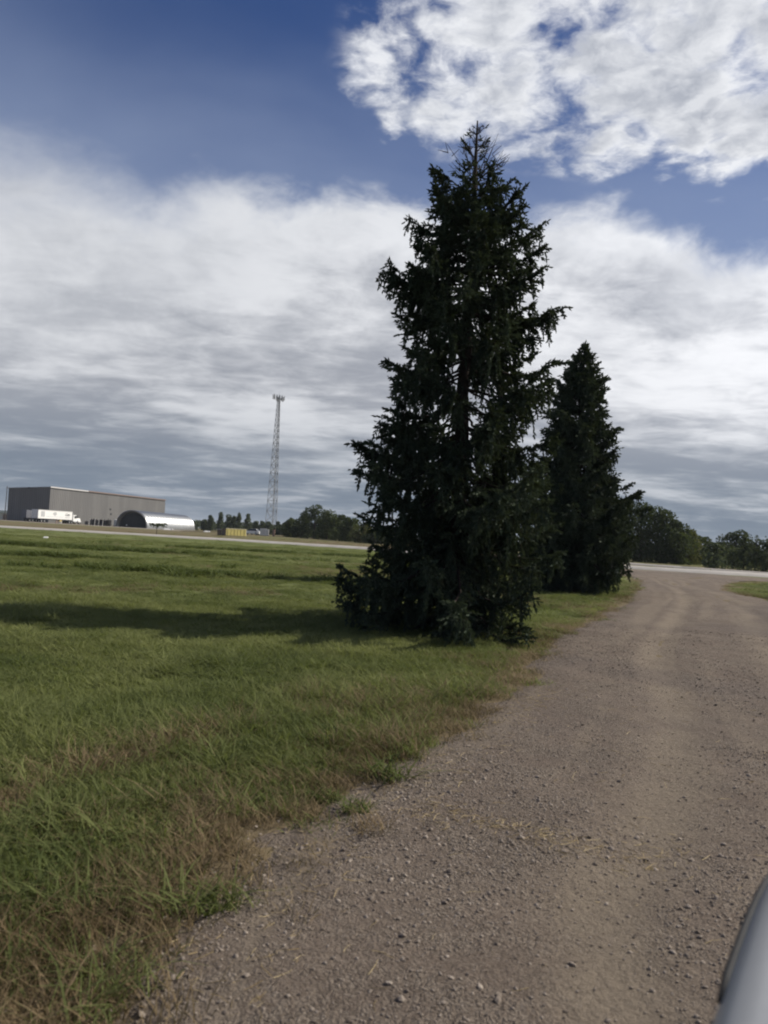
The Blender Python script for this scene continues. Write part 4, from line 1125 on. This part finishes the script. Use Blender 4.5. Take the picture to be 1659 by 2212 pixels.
for i, (xd, lb) in enumerate([(193, 'pale post at the left of the plank bundles'), (204, 'pale leaning post between the first and second dark plank bundles'), (212.5, 'pale post left of the middle plank bundle'), (221.5, 'pale post right of the middle plank bundle')]):
    Yd = 224.5; x = gx(xd, Yd, 1130)
    o = MB().tube([(0, 0, -.1), (.12, 0, 2.1 + .1 * (i % 2))], .09, 6).build('rack_post', pale_post, None, False, (x, Yd, gz(x, Yd)))
    tag(o, lb, 'post', 'pale posts among the plank bundles')
def tank():
    Yd = 223.0; x = gx(251, Yd, 1133)
    t = thing('storage_tank', 'pale upright tank standing left of the arched shed', 'tank', (x, Yd, gz(x, Yd)))
    MB().tube([(0, 0, .15), (0, 0, .25), (0, 0, 1.95), (0, 0, 2.1), (0, 0, 2.2)], [.62, .68, .68, .5, .15], 18).build('shell', mat('tank_white', (.5, .5, .47), .6, var=.1), t)
    for z in (.7, 1.3, 1.8): MB().tube([(0, 0, z - .03), (0, 0, z + .03)], .70, 18).build('hoop', pale_post, t)
    MB().box((0, 0, .07), (1.5, 1.5, .14)).build('plinth', grey_wood, t)
    MB().tube([(0, 0, 2.15), (0, 0, 2.32)], .16, 10).build('lid', dark_m, t)
tank()
def skip():
    Yd = 150.0; x = gx(505, Yd, 1155); z = gz(x, Yd)
    t = thing('yellow_skip', 'faded yellow open skip standing beyond the road below the narrow trees', 'skip', (x, Yd, z), rad(38))
    ym = mat('faded_yellow', (.42, .36, .13), .7, var=.15, scale=1.2); bm_ = mat('brown_shade', (.16, .12, .085), .8)  # the brown paints the shade on the skip's left end
    Ls, Ws, Hs = 4.4, 1.9, 1.30
    MB().box((0, -Ws / 2, Hs / 2 + .1), (Ls, .08, Hs)).build('side_panel', ym, t); MB().box((0, Ws / 2, Hs / 2 + .1), (Ls, .08, Hs)).build('side_panel', ym, t)
    MB().box((-Ls / 2 + .05, 0, Hs / 2 + .1), (.08, Ws - .1, Hs)).build('end_panel', bm_, t); MB().box((Ls / 2 - .05, 0, Hs / 2 + .1), (.08, Ws - .1, Hs)).build('end_panel', ym, t)
    MB().box((0, 0, .14), (Ls - .14, Ws - .1, .08)).build('floor_panel', bm_, t)
    for k in range(6): MB().box((-Ls / 2 + .4 + k * .72, -Ws / 2 - .075, Hs / 2 + .05), (.09, .065, Hs - .15)).build('rib', ym, t)
    MB().box((0, -Ws / 2 - .02, Hs + .14), (Ls + .1, .14, .1)).build('rim', mat('pale_rim', (.5, .47, .33), .6), t)
    MB().box((Ls / 2 + .04, -Ws / 2 + .1, Hs / 2 + .1), (.08, .1, Hs)).build('edge_post', white_m, t)
    b = thing('shaded_end_block', 'low dark brown crate with a pale top, standing for the shaded end of the yellow skip', 'block', (x - 2.55, Yd + 1.4, gz(x - 2.5, Yd + 1.4)), rad(-10))  # added block standing for the skip's shaded end under its pale top
    MB().box((0, 0, .55), (1.7, 1.2, 1.1)).build('box', bm_, b); MB().box((0, 0, 1.15), (1.9, 1.35, .1)).build('lid', pale_post, b)
skip()
def small_car(name, label, xd, Yd, rz, paint):
    x = gx(xd, Yd, 1158); t = thing(name, label, 'car', (x, Yd, gz(x, Yd)), rz, 'cars parked by the mast')
    L, Wc = 4.4, 1.75
    P = [(-2.2, .35), (-2.2, .85), (-1.6, .95), (-1.1, .98), (1.0, .95), (2.0, .78), (2.2, .55), (2.2, .35)]
    V = [(px, -Wc / 2, pz) for px, pz in P] + [(px, Wc / 2, pz) for px, pz in P]; k = len(P)
    MB().add(V, [tuple(range(k))[::-1], tuple(range(k, 2 * k))] + [(i, (i + 1) % k, k + (i + 1) % k, k + i) for i in range(k)]).build('body', paint, t)
    P = [(-1.75, .965), (-1.25, 1.42), (.15, 1.45), (.95, .965)]
    V = [(px, -Wc / 2 * (.95 if pz < 1.2 else .78), pz) for px, pz in P] + [(px, Wc / 2 * (.95 if pz < 1.2 else .78), pz) for px, pz in P]
    MB().add(V, [(3, 2, 1, 0), (4, 5, 6, 7)] + [(i, (i + 1) % 4, 4 + (i + 1) % 4, 4 + i) for i in range(4)]).build('window', glass_m, t)
    MB().box((-.55, 0, 1.455), (1.5, Wc * .76, .04)).build('roof', paint, t)
    for wx_ in (-1.35, 1.35):
        for wy_ in (-.78, .78): wheel(t, wx_, wy_, .32, .2)
    for wy_ in (-.6, .6): MB().box((2.17, wy_, .66), (.08, .3, .12)).build('headlight', white_m, t)
small_car('parked_car', 'white low car parked right of the yellow skip', 543, 182, rad(170), white_m)
small_car('parked_car', 'dark grey car parked next to the white one left of the mast', 556, 186, rad(12), mat('dark_car_paint', (.05, .052, .06), .35, spec=.5))
def cabinet():
    for i, (xd, w, h, lb) in enumerate([(568, 1.5, 1.5, 'wider white equipment cabinet at the foot of the mast'), (576.5, .8, 1.35, 'narrow white equipment cabinet at the foot of the mast')]):
        Yd = 176.0; x = gx(xd, Yd, 1160); t = thing('equipment_cabinet', lb, 'cabinet', (x, Yd, gz(x, Yd)), rad(5), 'equipment cabinets by the mast')
        MB().box((0, 0, h / 2 + .1), (w, .8, h)).build('housing', white_m, t); MB().box((0, 0, h + .14), (w + .1, .9, .06)).build('cover', trim_m, t)
        MB().box((0, -.43, h / 2 + .1), (w * .8, .04, h * .8)).build('door', trim_m, t); MB().box((0, 0, .06), (w + .2, 1, .1)).build('plinth', grey_wood, t)
    Yd = 176.0; x = gx(591, Yd, 1160)
    tag(MB().box((0, 0, .75), (.5, .5, 1.5)).box((0, 0, 1.55), (.62, .62, .12)).build('brown_post', mat('reddish_post', (.26, .17, .13), .8), None, False, (x, Yd, gz(x, Yd))), 'stout reddish brown post right of the mast cabinets', 'post')
cabinet()
def sapling():
    Yd = 119.0; x = gx(338, Yd, 1150); rg = np.random.default_rng(4); z = gz(x, Yd)
    t = thing('sapling', 'small sparse flat-topped sapling in front of the arched shed', 'tree', (x, Yd, z))
    mb = MB(); mb.tube([(0, 0, -.2), (.03, 0, 1.0), (0, 0, 1.55)], [.05, .04, .02], 6); P = []
    for i in range(14):
        a = rg.uniform(0, 6.28); L = rg.uniform(.8, 2.0); pts = [(0, 0, rg.uniform(.9, 1.4)), (math.cos(a) * L * .5, math.sin(a) * L * .5, 1.65), (math.cos(a) * L, math.sin(a) * L, 1.6 + rg.uniform(-.35, .3))]
        mb.tube(pts, [.02, .014, .006], 4); s = rg.uniform(.35, 1, 26); q = np.stack([np.interp(s, (0, .5, 1), [p[j] for p in pts]) for j in range(3)], 1); P.append(q + rg.normal(0, .09, (26, 3)))
    P = cat_(P); link('crown', leaf_cards(rg, P, .2, rg.uniform(0, .7, len(P))), leaf_dark, t); mb.build('trunk', wood, t, True)
sapling()
def pole_house():
    Yd = 300.0; x = gx(9, Yd, 1118)
    t = thing('white_shed', 'low white shed with dark roof left of the warehouse', 'building', (x, Yd, gz(x, Yd)), rad(4))
    MB().box((-4, 0, 1.35), (15.5, 7, 2.7)).build('wall', mat('shed_white', (.5, .5, .47), .7), t)
    MB().add([(-12.2, -4, 2.7), (4.2, -4, 2.7), (4.2, 4, 2.7), (-12.2, 4, 2.7), (-12.2, 0, 3.7), (4.2, 0, 3.7)], [(0, 1, 5, 4), (2, 3, 4, 5), (1, 2, 5), (3, 0, 4), (3, 2, 1, 0)]).build('roof', mat('shed_roof', (.08, .10, .10), .7), t)
    w = MB().box((-1.7, -3.54, 1.6), (1.3, .1, 1.1)).build('window', glass_m, t)
    MB().box((1.7, -3.54, 1.1), (1.5, .1, 2.1)).build('door', brown_m, t)
    MB().box((-6.5, -3.54, 1.6), (1.3, .1, 1.1)).build('window', glass_m, t)
    Yd = 250.0; x = gx(10, Yd, 1118)
    p = thing('utility_pole', 'slender dark utility pole left of the warehouse', 'pole', (x, Yd, gz(x, Yd)))
    MB().tube([(0, 0, -.3), (.15, 0, 11.3)], [.16, .11], 8).build('shaft', dark_wood, p)
    MB().box((.15, 0, 10.7), (.12, 1.6, .12)).build('crossarm', dark_wood, p)
pole_house()
# pale scrap lying about on the far verge
for i, (xd, Yd, s, lb) in enumerate([(362, 190, (2.4, .9, .35), 'pale sheet lying in front of the arched shed'), (446, 190, (1.6, .7, .3), 'pale scrap lying right of the arched shed'), (99, 60, (.35, .25, .12), 'white litter lying in the field below the trailer')]):
    x = gx(xd, Yd, 1150); rg = np.random.default_rng(i + 40)
    o = MB().box((0, 0, s[2] / 2), s, .4, (.6, .7)).box((s[0] * .3, s[1] * .2, s[2] * .7), (s[0] * .5, s[1] * .5, s[2] * .5), -.3, (.8, .8)).build('scrap', white_m, None, False, (x, Yd, gz(x, Yd) + .02))
    tag(o, lb, 'scrap')

# ------------------------------------------------------------------ the silver car at the right
def silver_car():
    hd = rad(31); Fv = Vector((math.sin(hd), math.cos(hd), 0)); Rv = Vector((math.cos(hd), -math.sin(hd), 0))
    o = Vector((0.42, 0.90, 0)) - Fv * 1.41 + Rv * 0.885
    t = thing('silver_car', 'silver grey car whose front wing shows at the lower right corner', 'car', (o.x, o.y, drive_z(np.array(o.x), np.array(o.y)).item() + .0), -hd)
    paint = bpy.data.materials.new('silver_paint'); paint.use_nodes = True
    b = NB(paint.node_tree); P = paint.node_tree.nodes['Principled BSDF']
    nn = b.noise(b.new('ShaderNodeTexCoord').outputs['Object'], 60, 3, .6)
    b.put(P.inputs['Base Color'], b.mix(nn, (.36, .37, .38), (.40, .41, .42))); P.inputs['Metallic'].default_value = .15; P.inputs['Roughness'].default_value = .42
    P.inputs['Coat Weight'].default_value = .35; P.inputs['Coat Roughness'].default_value = .15
    ys = [-2.25, -2.15, -1.9, -1.4, -.6, .2, .9, 1.4, 1.8, 2.05, 2.22, 2.34, 2.38]
    hw = [.62, .76, .84, .88, .89, .89, .89, .885, .86, .80, .70, .52, .40]
    zs = [.80, .90, .96, .98, .99, 1.0, 1.02, 1.025, 1.02, .97, .88, .75, .66]
    zc = [.82, .94, 1.0, 1.01, 1.02, 1.04, 1.08, 1.085, 1.075, 1.02, .92, .78, .68]
    def smooth(P, k):
        P = np.asarray(P, float); Q = []
        for i in range(len(P) - 1):
            a_, b_, c_, e_ = P[max(i - 1, 0)], P[i], P[i + 1], P[min(i + 2, len(P) - 1)]
            for q in np.arange(k) / k: Q.append(0.5 * (2 * b_ + (c_ - a_) * q + (2 * a_ - 5 * b_ + 4 * c_ - e_) * q * q + (3 * b_ - a_ - 3 * c_ + e_) * q ** 3))
        Q.append(P[-1]); return np.array(Q)
    st_ = smooth(np.stack([ys, hw, zs, zc], 1), 5); ys, hw, zs, zc = st_.T
    V = []
    half = lambda w, s, c: [(0, c), (.5 * w, c - .008), (.80 * w, s + .012), (.91 * w, s - .012), (.985 * w, s - .045), (.998 * w, s - .15), (.985 * w, .55), (.96 * w, .36), (.9 * w, .24), (0, .20)]
    for y, w, s, c in zip(ys, hw, zs, zc):
        h = [tuple(q) for q in smooth(half(w, s, c), 3)]; ring = h + [(-a, q) for a, q in h[-2:0:-1]]
        V += [(a, y, q) for a, q in ring]
    n = len(ring); F = []
    for i in range(len(ys) - 1):
        for k in range(n): F.append((i * n + k, i * n + (k + 1) % n, (i + 1) * n + (k + 1) % n, (i + 1) * n + k))
    F += [tuple(range(n))[::-1], tuple(range((len(ys) - 1) * n, len(ys) * n))]
    body = MB().add(V, F).build('body', paint, t, True)
    blk = mat('black_trim', (.02, .02, .021), .6)
    # black weather strip that runs along the crest of the left wing
    pts = []
    for y in np.linspace(1.36, 1.86, 9):
        w, s = np.interp(y, ys, hw), np.interp(y, ys, zs); pts.append((-.988 * w - .003, y, s - .052))
    MB().tube(pts, [.003] + [.006] * 7 + [.003], 6).build('trim_strip', blk, t, True)
    # cabin
    cy = [-1.75, -1.25, -.5, .0]; ch = [.98, 1.40, 1.44, 1.40]
    for nm, mt_, q in (('rear_window', glass_m, [(-.70, -1.85, .98), (.70, -1.85, .98), (.56, -1.2, 1.40), (-.56, -1.2, 1.40)]), ('windscreen', glass_m, [(-.74, .72, 1.03), (.74, .72, 1.03), (.58, -.15, 1.41), (-.58, -.15, 1.41)])):
        bm_ = MB().add(q + [(a, c_ - .012 * (1 if c_ < 0 else 1), z_ - .01) for a, c_, z_ in q], [(0, 1, 2, 3), (7, 6, 5, 4), (0, 4, 5, 1), (1, 5, 6, 2), (2, 6, 7, 3), (3, 7, 4, 0)]); bm_.build(nm, mt_, t)
    MB().box((0, -.68, 1.43), (1.2, 1.1, .06), 0, (.9, .9)).build('roof', paint, t)
    for sx in (-1, 1):
        q = [(sx * .80, -1.7, .99), (sx * .80, .62, 1.02), (sx * .61, -.15, 1.40), (sx * .61, -1.2, 1.40)]
        MB().add(q + [(a - sx * .015, b_, c_) for a, b_, c_ in q], [(0, 1, 2, 3), (7, 6, 5, 4), (0, 4, 5, 1), (1, 5, 6, 2), (2, 6, 7, 3), (3, 7, 4, 0)]).build('side_window', glass_m, t)
        MB().tube([(sx * .77, .72, 1.02), (sx * .60, -.15, 1.42)], .035, 6).build('windscreen_pillar', paint, t)
        MB().box((sx * .98, .42, 1.05), (.2, .12, .14), 0, (.8, .8)).build('door_mirror', paint, t)
        MB().box((sx * .62, 2.2, .70), (.30, .16, .12), sx * -.5, (.8, .7)).build('headlight', white_m, t)
        for yy in (-1.35, 1.4):
            g = MB().tube([(sx * .72, yy, .31), (sx * .74, yy, .31), (sx * .90, yy, .31), (sx * .92, yy, .31)], [.28, .31, .31, .28], 20).build('tyre', tyre_m, t)
            MB().tube([(sx * .80, yy, .31), (sx * .925, yy, .31)], .19, 14).build('rim', chrome, g)
silver_car()

# ------------------------------------------------------------------ air
hm = bpy.data.materials.new('thin_haze'); hm.use_nodes = True
hb = NB(hm.node_tree); hb.n.clear()
pv = hb.new('ShaderNodeVolumePrincipled'); pv.inputs['Color'].default_value = (0.80, 0.87, 0.97, 1)
pv.inputs['Density'].default_value = 0.00013; pv.inputs['Anisotropy'].default_value = 0.0
ho = hb.new('ShaderNodeOutputMaterial'); hb.l.new(pv.outputs[0], ho.inputs['Volume'])
tag(MB().box((0, 4400, 33.4), (14000, 10400, 69.2)).build('haze', hm), kind='stuff')
